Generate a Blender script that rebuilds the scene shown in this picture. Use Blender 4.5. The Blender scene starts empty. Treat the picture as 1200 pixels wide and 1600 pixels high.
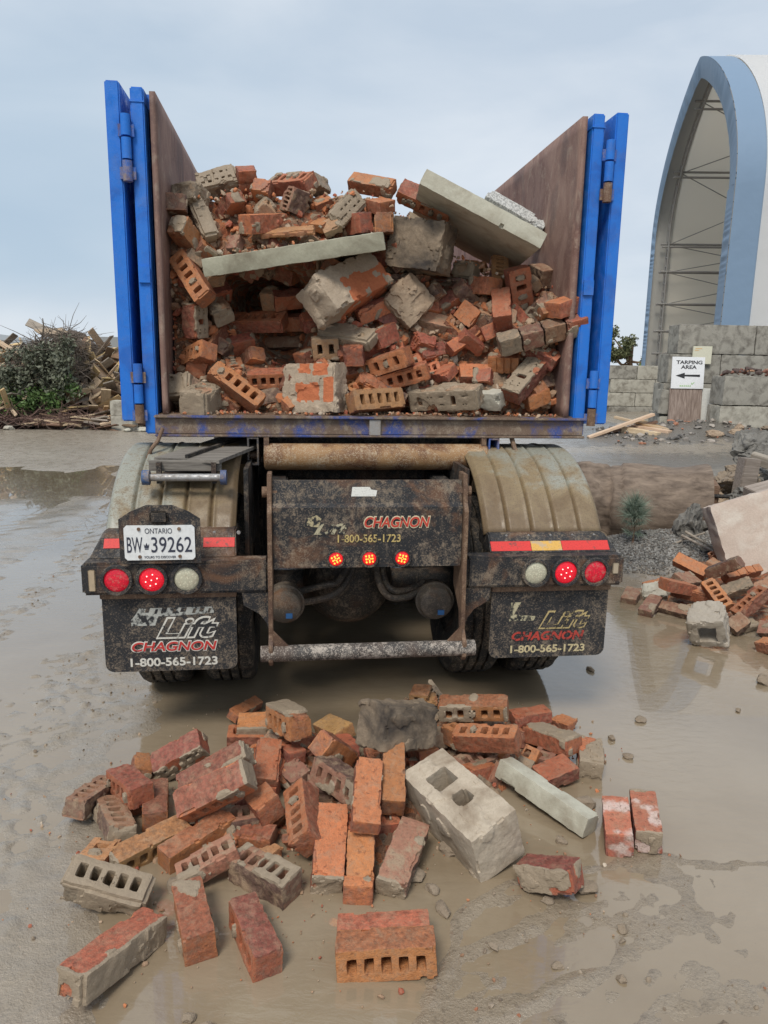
import bpy, bmesh, math, random
import numpy as np
from mathutils import Vector, Matrix, Quaternion, Euler
R = math.radians
sc = bpy.context.scene
col = sc.collection

# ------------------------------------------------------------------ camera
PITCH, ROLL, HD, CAMH = .2019, .0168, .1202, 1.62
cd = bpy.data.cameras.new('camera')
cam = bpy.data.objects.new('camera', cd); col.objects.link(cam)
cd.sensor_fit = 'AUTO'; cd.sensor_width = 36.0; cd.lens = 1155 / 1600 * 36
cd.clip_start = .05; cd.clip_end = 3000
_c, _s = math.cos(PITCH), math.sin(PITCH)
fw = Vector((0, _c, -_s)); up = Vector((0, _s, _c)); rt = Vector((1, 0, 0))
r2 = rt * math.cos(ROLL) + up * math.sin(ROLL)
u2 = -rt * math.sin(ROLL) + up * math.cos(ROLL)
M = Matrix((r2, u2, -fw)).transposed().to_4x4(); M.translation = (0, 0, CAMH)
cam.matrix_world = M
sc.camera = cam

# ------------------------------------------------------------------ sky, sun, exposure
SUN_EL, SUN_AZ = 53, 200            # azimuth clockwise from +Y: behind the camera, slightly left
w = bpy.data.worlds.new('World'); sc.world = w; w.use_nodes = True
nt = w.node_tree; nt.nodes.clear()
def N(t, type_, **k):
    n = t.nodes.new(type_)
    for a, b in k.items():
        if hasattr(n, a): setattr(n, a, b)
    return n
out = N(nt, 'ShaderNodeOutputWorld'); bg = N(nt, 'ShaderNodeBackground')
sky = N(nt, 'ShaderNodeTexSky'); sky.sky_type = 'NISHITA'; sky.sun_disc = False
sky.sun_elevation = R(SUN_EL); sky.sun_rotation = R(SUN_AZ)
tc = N(nt, 'ShaderNodeTexCoord'); sep = N(nt, 'ShaderNodeSeparateXYZ')
nt.links.new(tc.outputs['Generated'], sep.inputs[0])
mp = N(nt, 'ShaderNodeMapping'); mp.inputs['Scale'].default_value = (1.0, 1.0, 3.2)
nt.links.new(tc.outputs['Generated'], mp.inputs[0])
nz = N(nt, 'ShaderNodeTexNoise'); nz.inputs['Scale'].default_value = 2.1; nz.inputs['Detail'].default_value = 7; nz.inputs['Roughness'].default_value = .5
nz.inputs['Distortion'].default_value = .35
mp.inputs['Location'].default_value = (1.7, .4, .55)
nt.links.new(mp.outputs[0], nz.inputs['Vector'])
cr = N(nt, 'ShaderNodeValToRGB')
cr.color_ramp.elements[0].position = .36; cr.color_ramp.elements[0].color = (5.9, 6.9, 8.1, 1)
cr.color_ramp.elements[1].position = .66; cr.color_ramp.elements[1].color = (8.3, 8.9, 9.6, 1)
nt.links.new(nz.outputs[0], cr.inputs[0])
hz = N(nt, 'ShaderNodeMapRange'); hz.inputs[1].default_value = -.02; hz.inputs[2].default_value = .16; hz.inputs[3].default_value = .75; hz.inputs[4].default_value = 0
hz.clamp = True
nt.links.new(sep.outputs['Z'], hz.inputs[0])
mh = N(nt, 'ShaderNodeMix'); mh.data_type = 'RGBA'
nt.links.new(hz.outputs[0], mh.inputs[0]); nt.links.new(cr.outputs[0], mh.inputs[6]); mh.inputs[7].default_value = (7.9, 8.6, 9.3, 1)
bx = N(nt, 'ShaderNodeMapRange'); bx.inputs[1].default_value = .25; bx.inputs[2].default_value = -.45; bx.interpolation_type = 'SMOOTHSTEP'; nt.links.new(sep.outputs['X'], bx.inputs[0])
bz = N(nt, 'ShaderNodeMapRange'); bz.inputs[1].default_value = .50; bz.inputs[2].default_value = .22; bz.interpolation_type = 'SMOOTHSTEP'; nt.links.new(sep.outputs['Z'], bz.inputs[0])
bz2 = N(nt, 'ShaderNodeMapRange'); bz2.inputs[1].default_value = .03; bz2.inputs[2].default_value = .11; bz2.interpolation_type = 'SMOOTHSTEP'; nt.links.new(sep.outputs['Z'], bz2.inputs[0])
def mul(a, b_):
    m_ = N(nt, 'ShaderNodeMath'); m_.operation = 'MULTIPLY'; nt.links.new(a, m_.inputs[0])
    if isinstance(b_, float): m_.inputs[1].default_value = b_
    else: nt.links.new(b_, m_.inputs[1])
    return m_.outputs[0]
bank = mul(mul(bx.outputs[0], bz.outputs[0]), mul(bz2.outputs[0], .62))
mb_ = N(nt, 'ShaderNodeMix'); mb_.data_type = 'RGBA'; nt.links.new(bank, mb_.inputs[0]); nt.links.new(mh.outputs[2], mb_.inputs[6]); mb_.inputs[7].default_value = (4.4, 5.9, 7.4, 1)
mk = N(nt, 'ShaderNodeMix'); mk.data_type = 'RGBA'; mk.inputs[0].default_value = .93
nt.links.new(sky.outputs[0], mk.inputs[6]); nt.links.new(mb_.outputs[2], mk.inputs[7])
nt.links.new(mk.outputs[2], bg.inputs['Color']); bg.inputs['Strength'].default_value = .072
nt.links.new(bg.outputs[0], out.inputs[0])

sd = bpy.data.lights.new('sun', 'SUN'); sd.energy = 2.1; sd.angle = R(18); sd.color = (1, .94, .85)
sun = bpy.data.objects.new('sun', sd); col.objects.link(sun)
sv = Vector((math.sin(R(SUN_AZ)) * math.cos(R(SUN_EL)), math.cos(R(SUN_AZ)) * math.cos(R(SUN_EL)), math.sin(R(SUN_EL))))
sun.rotation_euler = sv.to_track_quat('Z', 'Y').to_euler()
sc.view_settings.view_transform = 'Standard'; sc.view_settings.look = 'None'
sc.view_settings.exposure = 0.42; sc.view_settings.gamma = 1

# ------------------------------------------------------------------ noise helpers
def vnoise(P, scale, seed=0):
    """smooth value noise, P (n,3) -> (n,) in 0..1"""
    Q = np.asarray(P, float) * scale + seed * 17.31 + 1000
    I = np.floor(Q).astype(np.int64); F = Q - I; F = F * F * (3 - 2 * F)
    def h(a, b, c):
        n = (a * 73856093) ^ (b * 19349663) ^ (c * 83492791) ^ (seed * 2654435761 & 0xffffff)
        n = (n ^ (n >> 13)) * 1274126177 & 0x7fffffff
        n = n ^ (n >> 16)
        return (n & 0xffff) / 65535.
    r = 0
    for dx in (0, 1):
        for dy in (0, 1):
            for dz in (0, 1):
                wgt = (F[:, 0] if dx else 1 - F[:, 0]) * (F[:, 1] if dy else 1 - F[:, 1]) * (F[:, 2] if dz else 1 - F[:, 2])
                r = r + wgt * h(I[:, 0] + dx, I[:, 1] + dy, I[:, 2] + dz)
    return r
def fnoise(P, scale, seed=0, oct=3):
    r = 0; a = .5; t = 0
    for o in range(oct):
        r = r + a * vnoise(P, scale * 2 ** o, seed + o * 7); t += a; a *= .5
    return r / t

# ------------------------------------------------------------------ materials
def mat(name):
    m = bpy.data.materials.new(name); m.use_nodes = True
    t = m.node_tree; b = t.nodes['Principled BSDF']
    return m, t, b
def L(t, a, b): t.links.new(a, b)
def noise(t, scale, detail=4, rough=.55, vec=None, dist=0):
    n = N(t, 'ShaderNodeTexNoise'); n.inputs['Scale'].default_value = scale; n.inputs['Detail'].default_value = detail
    n.inputs['Roughness'].default_value = rough; n.inputs['Distortion'].default_value = dist
    if vec is not None: L(t, vec, n.inputs['Vector'])
    return n.outputs[0]
def ramp(t, fac, stops, interp='LINEAR'):
    r = N(t, 'ShaderNodeValToRGB'); r.color_ramp.interpolation = interp
    e = r.color_ramp.elements
    while len(e) < len(stops): e.new(.5)
    for i, (p, c) in enumerate(stops):
        e[i].position = p
        e[i].color = (c, c, c, 1) if isinstance(c, (int, float)) else (*c, 1)
    L(t, fac, r.inputs[0]); return r.outputs[0]
def mix(t, fac, a, b, mode='MIX'):
    m = N(t, 'ShaderNodeMix'); m.data_type = 'RGBA'; m.blend_type = mode
    for v, i in ((fac, 0), (a, 6), (b, 7)):
        if isinstance(v, (int, float)): m.inputs[i].default_value = v
        elif isinstance(v, tuple): m.inputs[i].default_value = (*v, 1)
        else: L(t, v, m.inputs[i])
    return m.outputs[2]
def math_(t, op, a, b=0.):
    m = N(t, 'ShaderNodeMath'); m.operation = op
    for v, i in ((a, 0), (b, 1)):
        if isinstance(v, (int, float)): m.inputs[i].default_value = v
        else: L(t, v, m.inputs[i])
    return m.outputs[0]
def bump(t, b, h, strength=.4, dist=.01):
    n = N(t, 'ShaderNodeBump'); n.inputs['Strength'].default_value = strength; n.inputs['Distance'].default_value = dist
    L(t, h, n.inputs['Height']); L(t, n.outputs[0], b.inputs['Normal'])
def ovec(t, rnd=True):
    tc = N(t, 'ShaderNodeTexCoord'); v = tc.outputs['Object']
    if not rnd: return v
    oi = N(t, 'ShaderNodeObjectInfo'); a = N(t, 'ShaderNodeVectorMath'); a.operation = 'ADD'
    mm = N(t, 'ShaderNodeVectorMath'); mm.operation = 'SCALE'; L(t, oi.outputs['Location'], mm.inputs[0]); mm.inputs['Scale'].default_value = 7.3
    L(t, v, a.inputs[0]); L(t, mm.outputs[0], a.inputs[1]); return a.outputs[0]
def attr(t, name):
    a = N(t, 'ShaderNodeAttribute'); a.attribute_name = name; return a.outputs['Fac']
def var(t, colr, amt=.3):
    """per-object hue/brightness variation"""
    oi = N(t, 'ShaderNodeObjectInfo'); h = N(t, 'ShaderNodeHueSaturation')
    mr = N(t, 'ShaderNodeMapRange'); L(t, oi.outputs['Random'], mr.inputs[0]); mr.inputs[3].default_value = 1 - amt; mr.inputs[4].default_value = 1 + amt * .7
    L(t, mr.outputs[0], h.inputs['Value']); 
    m2 = N(t, 'ShaderNodeMath'); m2.operation = 'FRACT'; m3 = N(t, 'ShaderNodeMath'); m3.operation = 'MULTIPLY'; L(t, oi.outputs['Random'], m3.inputs[0]); m3.inputs[1].default_value = 7.77
    L(t, m3.outputs[0], m2.inputs[0]); mr2 = N(t, 'ShaderNodeMapRange'); L(t, m2.outputs[0], mr2.inputs[0]); mr2.inputs[3].default_value = .488; mr2.inputs[4].default_value = .512
    L(t, mr2.outputs[0], h.inputs['Hue']); L(t, colr, h.inputs['Color']); return h.outputs[0]

MUD = (.30, .225, .155); DUST = (.33, .235, .155)
def brick_mat(name, body, skin, mortar=(.30, .235, .165), dust=.15, white=0):
    m, t, b = mat(name); v = ovec(t)
    n1 = noise(t, 9, 4, .6, v); n2 = noise(t, 60, 4, .65, v); n3 = noise(t, 260, 3, .6, v); n4 = noise(t, 22, 5, .7, v, .6)
    bc = mix(t, ramp(t, n1, [(.3, 0.), (.7, 1.)]), tuple(x * .86 for x in body), tuple(min(1, x * 1.12) for x in body))
    bc = mix(t, ramp(t, n2, [(.42, 0.), (.62, .38)]), bc, tuple(x * .55 for x in body))
    sk = mix(t, ramp(t, n2, [(.32, 0.), (.68, 1.)]), tuple(x * .55 for x in skin), tuple(min(1, x * 1.35) for x in skin))
    sk = mix(t, ramp(t, n4, [(.56, 0.), (.76, .5)]), sk, body)
    sf = ramp(t, math_(t, 'ADD', attr(t, 'skin'), math_(t, 'MULTIPLY', math_(t, 'SUBTRACT', n4, .5), .8)), [(.4, 0.), (.62, 1.)])
    c = mix(t, sf, bc, sk)
    c = var(t, c, .22)
    if white:
        c = mix(t, ramp(t, noise(t, 14, 3, .5, v), [(.52, 0.), (.62, white)]), c, (.62, .5, .45))
    du = ramp(t, n4, [(.48, .04), (.64, dust * 2.6)])
    c = mix(t, du, c, DUST)
    c = mix(t, ramp(t, noise(t, 130, 4, .7, v), [(.52, 0.), (.64, .42)]), c, (.25, .165, .10))
    c = mix(t, ramp(t, noise(t, 48, 5, .75, v, .4), [(.56, 0.), (.66, .6)]), c, tuple(x * .3 for x in skin))
    c = mix(t, ramp(t, n3, [(.6, 0.), (.72, .5)]), c, tuple(x * .4 for x in skin))
    mo = mix(t, n2, tuple(x * .72 for x in mortar), tuple(min(1, x * 1.2) for x in mortar))
    mo = mix(t, ramp(t, n3, [(.58, 0.), (.68, .35)]), mo, (.16, .12, .09))
    mf = ramp(t, math_(t, 'ADD', attr(t, 'mort'), math_(t, 'ADD', math_(t, 'MULTIPLY', math_(t, 'SUBTRACT', n4, .5), 1.1), math_(t, 'MULTIPLY', math_(t, 'SUBTRACT', n2, .5), .8))), [(.46, 0.), (.62, 1.)])
    c = mix(t, mf, c, mo)
    L(t, c, b.inputs['Base Color'])
    L(t, ramp(t, n1, [(.3, .5), (.7, .9)]), b.inputs['Roughness'])
    h = math_(t, 'ADD', math_(t, 'MULTIPLY', n2, .7), math_(t, 'MULTIPLY', n3, .35))
    bump(t, b, h, .8, .008)
    return m
BM = {
 'o': brick_mat('orange_brick', (.49, .17, .068), (.33, .10, .05)),
 'y': brick_mat('yellow_brick', (.48, .25, .10), (.40, .165, .07)),
 'r': brick_mat('red_brick', (.47, .155, .065), (.24, .075, .046)),
 'd': brick_mat('dark_brick', (.30, .145, .09), (.125, .070, .055), dust=.35),
 'p': brick_mat('pink_brick', (.47, .225, .135), (.40, .17, .10), dust=.4),
 't': brick_mat('tan_brick', (.44, .25, .14), (.37, .26, .175), dust=.5),
 'g': brick_mat('grey_brick', (.27, .215, .15), (.235, .19, .14), dust=.5),
 'w': brick_mat('stained_brick', (.47, .16, .085), (.27, .075, .05), white=.85),
}
def conc_mat(name, c1, c2, stain=(.2, .15, .1), sa=.5, speck=0, bs=.5):
    m, t, b = mat(name); v = ovec(t)
    n1 = noise(t, 6, 5, .6, v, .4); n2 = noise(t, 70, 4, .6, v); n3 = noise(t, 300, 2, .5, v)
    c = mix(t, n2, c1, c2)
    c = mix(t, ramp(t, n1, [(.45, 0.), (.68, sa)]), c, stain)
    if speck: c = mix(t, ramp(t, noise(t, 120, 2, .6, v), [(.47, 0.), (.55, speck)]), c, (.05, .05, .055))
    c = mix(t, ramp(t, n3, [(.62, 0.), (.7, .4)]), c, tuple(x * .4 for x in c1))
    if 'inset' in name:
        c = mix(t, ramp(t, math_(t, 'ADD', attr(t, 'skin'), math_(t, 'MULTIPLY', math_(t, 'SUBTRACT', n2, .5), .7)), [(.45, 0.), (.55, 1.)]), c, mix(t, n2, (.40, .10, .045), (.58, .2, .08)))
    L(t, c, b.inputs['Base Color']); b.inputs['Roughness'].default_value = .85
    bump(t, b, math_(t, 'ADD', n2, math_(t, 'MULTIPLY', n3, .5)), bs, .008)
    return m
CM = {
 'dk': conc_mat('dark_concrete', (.13, .097, .068), (.30, .228, .155), (.035, .028, .024), 1.0),
 'tan': conc_mat('tan_mortar', (.30, .22, .15), (.43, .33, .235), (.2, .12, .07), .5, bs=.8),
 'slab': conc_mat('pale_concrete', (.40, .39, .31), (.54, .52, .43), (.26, .22, .16), .75, bs=.25),
 'slab2': conc_mat('green_concrete', (.30, .295, .22), (.44, .42, .32), (.17, .145, .10), .8, bs=.25),
 'pale': conc_mat('light_concrete', (.38, .37, .31), (.54, .51, .43), (.25, .2, .15), .5),
 'speck': conc_mat('speckled_concrete', (.50, .51, .49), (.56, .56, .54), (.4, .4, .38), .2, speck=.5),
 'blk': conc_mat('block_concrete', (.33, .27, .20), (.54, .46, .36), (.20, .145, .095), .9, bs=.4),
 'mb': conc_mat('inset_mortar', (.34, .265, .19), (.48, .39, .295), (.3, .22, .15), .5, bs=.8),
 'blockh': conc_mat('grey_block', (.31, .27, .22), (.45, .4, .33), (.2, .15, .1), .6),
 'pink': conc_mat('pinkish_concrete', (.42, .33, .27), (.58, .48, .40), (.66, .62, .54), .6, bs=.4),
 'wall': conc_mat('yard_block', (.245, .23, .195), (.38, .36, .31), (.12, .108, .09), .95),
 'wallw': conc_mat('pale_yard_block', (.34, .32, .265), (.48, .455, .385), (.17, .15, .12), .85),
 'rock': conc_mat('grey_rock', (.135, .128, .112), (.27, .255, .228), (.08, .076, .068), .6, bs=.9),
 'stone': conc_mat('muddy_stone', (.19, .145, .10), (.31, .245, .18), (.2, .15, .1), .4, bs=.7),
}
def grime(name, base, rust=(.16, .075, .035), ra=.6, mud=(.28, .22, .16), ma=.5, rough=.55, metal=0., ms=40, dustfine=.5, rt=.5):
    m, t, b = mat(name); v = ovec(t, False)
    n1 = noise(t, 5, 6, .65, v, .5); n2 = noise(t, ms, 5, .7, v); n3 = noise(t, 190, 3, .6, v)
    c = mix(t, ramp(t, n1, [(rt, 0.), (rt + .12, ra)]), base, rust)
    mps = N(t, 'ShaderNodeMapping'); mps.inputs['Scale'].default_value = (26, 26, 3); L(t, v, mps.inputs[0]); n6 = noise(t, 1.6, 4, .65, mps.outputs[0])
    cl = math_(t, 'MULTIPLY', math_(t, 'SUBTRACT', noise(t, 8, 5, .65, v, .6), .5), .55)
    c = mix(t, ramp(t, math_(t, 'ADD', n6, cl), [(.55, 0.), (.72, ma * .7)]), c, tuple(x * .8 for x in mud))
    c = mix(t, ramp(t, math_(t, 'ADD', n2, cl), [(.52, 0.), (.66, ma)]), c, mud)
    c = mix(t, ramp(t, math_(t, 'ADD', n3, math_(t, 'MULTIPLY', cl, .7)), [(.54, 0.), (.64, dustfine)]), c, mud)
    L(t, c, b.inputs['Base Color']); b.inputs['Metallic'].default_value = metal
    L(t, ramp(t, n2, [(.4, rough), (.6, .9)]), b.inputs['Roughness'])
    bump(t, b, math_(t, 'ADD', n2, n3), .3, .004)
    return m
BLACK = grime('muddy_black_steel', (.014, .015, .018), ra=.65, ma=.45, dustfine=.45)
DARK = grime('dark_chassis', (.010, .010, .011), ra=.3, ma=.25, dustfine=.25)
RUSTY = grime('rusty_steel', (.13, .075, .045), (.06, .03, .02), .8, (.30, .21, .14), .5)
ROLLER = grime('rusty_roller', (.30, .17, .075), (.13, .055, .025), .95, (.46, .37, .26), .6, ms=90, dustfine=.7, rt=.46)
SPECK = grime('mud_speckled_tube', (.05, .045, .042), (.12, .08, .06), .5, (.40, .35, .30), .9, ms=55, dustfine=.9)
RUBBER = grime('muddy_rubber', (.016, .017, .020), ra=0, ma=.4, dustfine=.5, rough=.6, ms=60)
TYRE = grime('tyre_rubber', (.014, .014, .014), ra=0, ma=.5, dustfine=.4, rough=.7)
BLUE = grime('blue_paint', (.008, .155, .60), (.012, .10, .42), .7, (.22, .22, .24), .12, rough=.38, ms=22, dustfine=.10)
BLUEW = grime('worn_blue_paint', (.03, .11, .40), (.14, .075, .045), 1., (.3, .24, .19), .55, dustfine=.4)
SILL = grime('rusty_blue_sill', (.035, .07, .26), (.15, .10, .07), 1., (.30, .24, .18), .75, dustfine=.55, rt=.40)
GALV = grime('galvanised_steel', (.38, .38, .38), (.2, .15, .1), .3, (.3, .25, .2), .4, rough=.4, metal=.5)
CHAMB = grime('brake_can_steel', (.10, .085, .07), (.16, .08, .04), .8, (.3, .24, .18), .5)
def solid(name, c, rough=.5, emit=0):
    m, t, b = mat(name); b.inputs['Base Color'].default_value = (*c, 1); b.inputs['Roughness'].default_value = rough
    v = ovec(t); n = noise(t, 60, 4, .6, v); L(t, mix(t, ramp(t, n, [(.4, 0.), (.75, .35)]), c, tuple(x * .5 + .03 for x in c)), b.inputs['Base Color'])
    if emit: b.inputs['Emission Color'].default_value = (*c, 1); b.inputs['Emission Strength'].default_value = emit
    return m
def worn(name, c, under=(.016, .017, .02), amt=.5, sc_=38):
    m, t, b = mat(name); v = ovec(t, False)
    n = noise(t, sc_, 5, .7, v); n2 = noise(t, 170, 3, .6, v)
    f = ramp(t, n, [(amt - .04, 0.), (amt + .04, 1.)])
    cc = mix(t, ramp(t, n2, [(.5, 0.), (.65, .5)]), c, tuple(x * .55 for x in c))
    L(t, mix(t, f, cc, under), b.inputs['Base Color']); b.inputs['Roughness'].default_value = .6
    return m
def bin_wall_mat():
    m, t, b = mat('scraped_bin_steel'); tcn = N(t, 'ShaderNodeTexCoord')
    mpn = N(t, 'ShaderNodeMapping'); mpn.inputs['Scale'].default_value = (1, 1.7, .85); mpn.inputs['Rotation'].default_value = (R(14), 0, 0)
    L(t, tcn.outputs['Object'], mpn.inputs[0]); v = mpn.outputs[0]
    n1 = noise(t, 3.0, 7, .7, v, 1.2); n2 = noise(t, 9, 7, .75, v, 1.0); n3 = noise(t, 90, 3, .6, tcn.outputs['Object'])
    c = mix(t, ramp(t, n1, [(.35, 0.), (.65, 1.)]), (.15, .078, .062), (.27, .17, .135))
    c = mix(t, ramp(t, n2, [(.54, 0.), (.66, .75)]), c, (.33, .255, .20))
    c = mix(t, ramp(t, noise(t, 2.0, 4, .6, v), [(.56, 0.), (.66, .6)]), c, (.08, .055, .055))
    c = mix(t, ramp(t, n3, [(.55, 0.), (.7, .5)]), c, (.30, .2, .15))
    L(t, c, b.inputs['Base Color']); b.inputs['Roughness'].default_value = .75
    bump(t, b, n2, .35, .006); return m
BINW = bin_wall_mat()
def fender_mat(side):
    m, t, b = mat('dirty_fender'); tcn = N(t, 'ShaderNodeTexCoord'); v = tcn.outputs['Object']
    sp = N(t, 'ShaderNodeSeparateXYZ'); L(t, v, sp.inputs[0])
    n1 = noise(t, 6, 6, .65, v, .4); n2 = noise(t, 60, 4, .7, v); n3 = noise(t, 220, 3, .6, v)
    x = math_(t, 'MULTIPLY', sp.outputs['X'], side)                # outward distance
    g = math_(t, 'ADD', math_(t, 'MULTIPLY', math_(t, 'SUBTRACT', 1.0 if side < 0 else 1.08, x), 1.5 if side < 0 else .55), math_(t, 'MULTIPLY', math_(t, 'SUBTRACT', 1.17 if side > 0 else 1.02, sp.outputs['Z']), 1.9 if side > 0 else .9))
    g = math_(t, 'ADD', g, math_(t, 'MULTIPLY', math_(t, 'SUBTRACT', n1, .5), 1.5))
    c = mix(t, n2, (.235, .24, .20), (.345, .345, .295))
    c = mix(t, ramp(t, g, [(.0, 0.), (.3, .9)]), c, mix(t, n2, (.19, .13, .06), (.28, .205, .11)))
    c = mix(t, ramp(t, g, [(.32, 0.), (.62, .9)]), c, mix(t, n2, (.10, .065, .035), (.2, .135, .075)))
    c = mix(t, ramp(t, math_(t, 'ADD', n2, math_(t, 'MULTIPLY', math_(t, 'SUBTRACT', n1, .5), .5)), [(.53, 0.), (.63, .7)]), c, (.17, .12, .07))
    c = mix(t, ramp(t, n3, [(.54, 0.), (.64, .65)]), c, (.10, .075, .05))
    L(t, c, b.inputs['Base Color']); L(t, ramp(t, n1, [(.4, .35), (.6, .75)]), b.inputs['Roughness'])
    bump(t, b, math_(t, 'ADD', n2, n3), .2, .004); return m
def wood_mat(name, a, bcol, sc_=(1, 14, 14)):
    m, t, b = mat(name); tcn = N(t, 'ShaderNodeTexCoord'); mpn = N(t, 'ShaderNodeMapping'); mpn.inputs['Scale'].default_value = sc_
    L(t, ovec(t), mpn.inputs[0]); n = noise(t, 4, 6, .7, mpn.outputs[0], .4)
    c = var(t, mix(t, ramp(t, n, [(.35, 0.), (.65, 1.)]), a, bcol), .3)
    L(t, c, b.inputs['Base Color']); b.inputs['Roughness'].default_value = .8; bump(t, b, n, .4, .01); return m
WOODY = wood_mat('yellow_wood', (.42, .28, .13), (.66, .49, .27))
WOODT = wood_mat('tan_wood', (.42, .30, .19), (.64, .50, .35))
WOODB = wood_mat('brown_wood', (.11, .065, .04), (.25, .16, .10))
WOODG = wood_mat('grey_wood', (.20, .165, .13), (.36, .31, .26))
BOARD = wood_mat('weathered_board', (.13, .09, .07), (.34, .27, .23), (14, 14, 1))
LOGM = wood_mat('muddy_log', (.115, .085, .060), (.30, .235, .17), (1.4, 4, 4))
WHITEP = solid('white_paint', (.66, .66, .62)); SIGNW = solid('sign_white', (.78, .79, .80)); SIGNB = solid('sign_black', (.02, .02, .022))
YELLP = solid('pale_yellow_board', (.66, .64, .50)); GREENP = solid('faded_green_print', (.35, .55, .25))
ORNP = solid('faded_orange_print', (.70, .45, .2))

# ------------------------------------------------------------------ mesh builder
class MB:
    def __init__(s): s.v = []; s.f = []
    def add(s, v, f):
        o = len(s.v); s.v += [tuple(p) for p in v]; s.f += [tuple(i + o for i in q) for q in f]; return s
    def box(s, x0, x1, y0, y1, z0, z1, rot=None, piv=None):
        v = [(x, y, z) for x in (x0, x1) for y in (y0, y1) for z in (z0, z1)]
        if rot is not None:
            p = Vector(piv) if piv else Vector(((x0 + x1) / 2, (y0 + y1) / 2, (z0 + z1) / 2)); e = Euler(rot).to_matrix()
            v = [e @ (Vector(q) - p) + p for q in v]
        return s.add(v, [(0, 1, 3, 2), (4, 6, 7, 5), (0, 4, 5, 1), (2, 3, 7, 6), (0, 2, 6, 4), (1, 5, 7, 3)])
    def prism(s, poly, axis, a0, a1):
        """poly: list of 2D points in the plane normal to axis"""
        def P(p, a):
            return (a, p[0], p[1]) if axis == 'x' else (p[0], a, p[1]) if axis == 'y' else (p[0], p[1], a)
        n = len(poly); v = [P(p, a0) for p in poly] + [P(p, a1) for p in poly]
        return s.add(v, [tuple(range(n))[::-1], tuple(range(n, 2 * n))] + [(i, (i + 1) % n, (i + 1) % n + n, i + n) for i in range(n)])
    def tube(s, pts, r, seg=12, cap=True):
        pts = [Vector(p) for p in pts]; rs = r if isinstance(r, (list, tuple)) else [r] * len(pts); rings = []
        tprev = None; nrm = None
        for i, p in enumerate(pts):
            tg = (pts[min(i + 1, len(pts) - 1)] - pts[max(i - 1, 0)]).normalized()
            if nrm is None:
                nrm = tg.cross(Vector((0, 0, 1)) if abs(tg.z) < .9 else Vector((1, 0, 0))).normalized()
            else:
                nrm = (nrm - tg * nrm.dot(tg)).normalized()
            bi = tg.cross(nrm)
            rings.append([p + (nrm * math.cos(2 * math.pi * k / seg) + bi * math.sin(2 * math.pi * k / seg)) * rs[i] for k in range(seg)])
        v = [q for rg in rings for q in rg]; f = []
        for i in range(len(pts) - 1):
            for k in range(seg):
                a = i * seg + k; b = i * seg + (k + 1) % seg
                f.append((a, b, b + seg, a + seg))
        if cap: f.append(tuple(range(seg))[::-1]); f.append(tuple(range(len(v) - seg, len(v))))
        return s.add(v, f)
    def lathe(s, prof, c, axis='y', seg=32):
        """prof: (radius, along) pairs"""
        v = []; n = len(prof)
        for k in range(seg):
            a = 2 * math.pi * k / seg
            for (r, h) in prof:
                x, z = r * math.cos(a), r * math.sin(a)
                p = (x, h, z) if axis == 'y' else (h, x, z) if axis == 'x' else (x, z, h)
                v.append((p[0] + c[0], p[1] + c[1], p[2] + c[2]))
        f = [(k * n + i, k * n + i + 1, ((k + 1) % seg) * n + i + 1, ((k + 1) % seg) * n + i) for k in range(seg) for i in range(n - 1)]
        return s.add(v, f)
    def build(s, name, m, parent=None, off=(0, 0, 0), bevel=0, smooth=False, ang=35):
        me = bpy.data.meshes.new(name)
        me.from_pydata([(p[0] - off[0], p[1] - off[1], p[2] - off[2]) for p in s.v], [], s.f)
        bm = bmesh.new(); bm.from_mesh(me)
        bmesh.ops.recalc_face_normals(bm, faces=bm.faces)
        if bevel:
            ed = [e for e in bm.edges if len(e.link_faces) == 2 and e.calc_face_angle(0) > R(30)]
            bmesh.ops.bevel(bm, geom=ed, offset=bevel, segments=2, affect='EDGES', clamp_overlap=True)
        bm.to_mesh(me); bm.free()
        if smooth: me.polygons.foreach_set('use_smooth', [True] * len(me.polygons)); me.set_sharp_from_angle(angle=R(ang))
        me.materials.append(m)
        o = bpy.data.objects.new(name, me); col.objects.link(o)
        if parent: o.parent = parent
        return o
def tag(o, label=None, cat=None, group=None, kind=None):
    for k, v in (('label', label), ('category', cat), ('group', group), ('kind', kind)):
        if v: o[k] = v
    return o
def empty(name, loc, rz=0):
    o = bpy.data.objects.new(name, None); col.objects.link(o); o.location = loc; o.rotation_euler = (0, 0, rz); o.empty_display_size = .1
    return o
def npmesh(name, V, F, m, smooth=True, attrs=None, parent=None, ang=None):
    me = bpy.data.meshes.new(name)
    V = np.asarray(V, np.float32); F = np.asarray(F, np.int32)
    me.vertices.add(len(V)); me.vertices.foreach_set('co', V.ravel())
    k = F.shape[1]
    me.loops.add(F.size); me.loops.foreach_set('vertex_index', F.ravel())
    me.polygons.add(len(F)); me.polygons.foreach_set('loop_start', np.arange(0, F.size, k, dtype=np.int32))
    me.update(calc_edges=True); me.validate()
    me.polygons.foreach_set('use_smooth', [smooth] * len(me.polygons))
    if smooth and ang: me.set_sharp_from_angle(angle=R(ang))
    for n, a in (attrs or {}).items():
        at = me.attributes.new(n, 'FLOAT', 'POINT'); at.data.foreach_set('value', np.asarray(a, np.float32))
    me.materials.append(m)
    o = bpy.data.objects.new(name, me); col.objects.link(o)
    if parent: o.parent = parent
    return o
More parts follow.
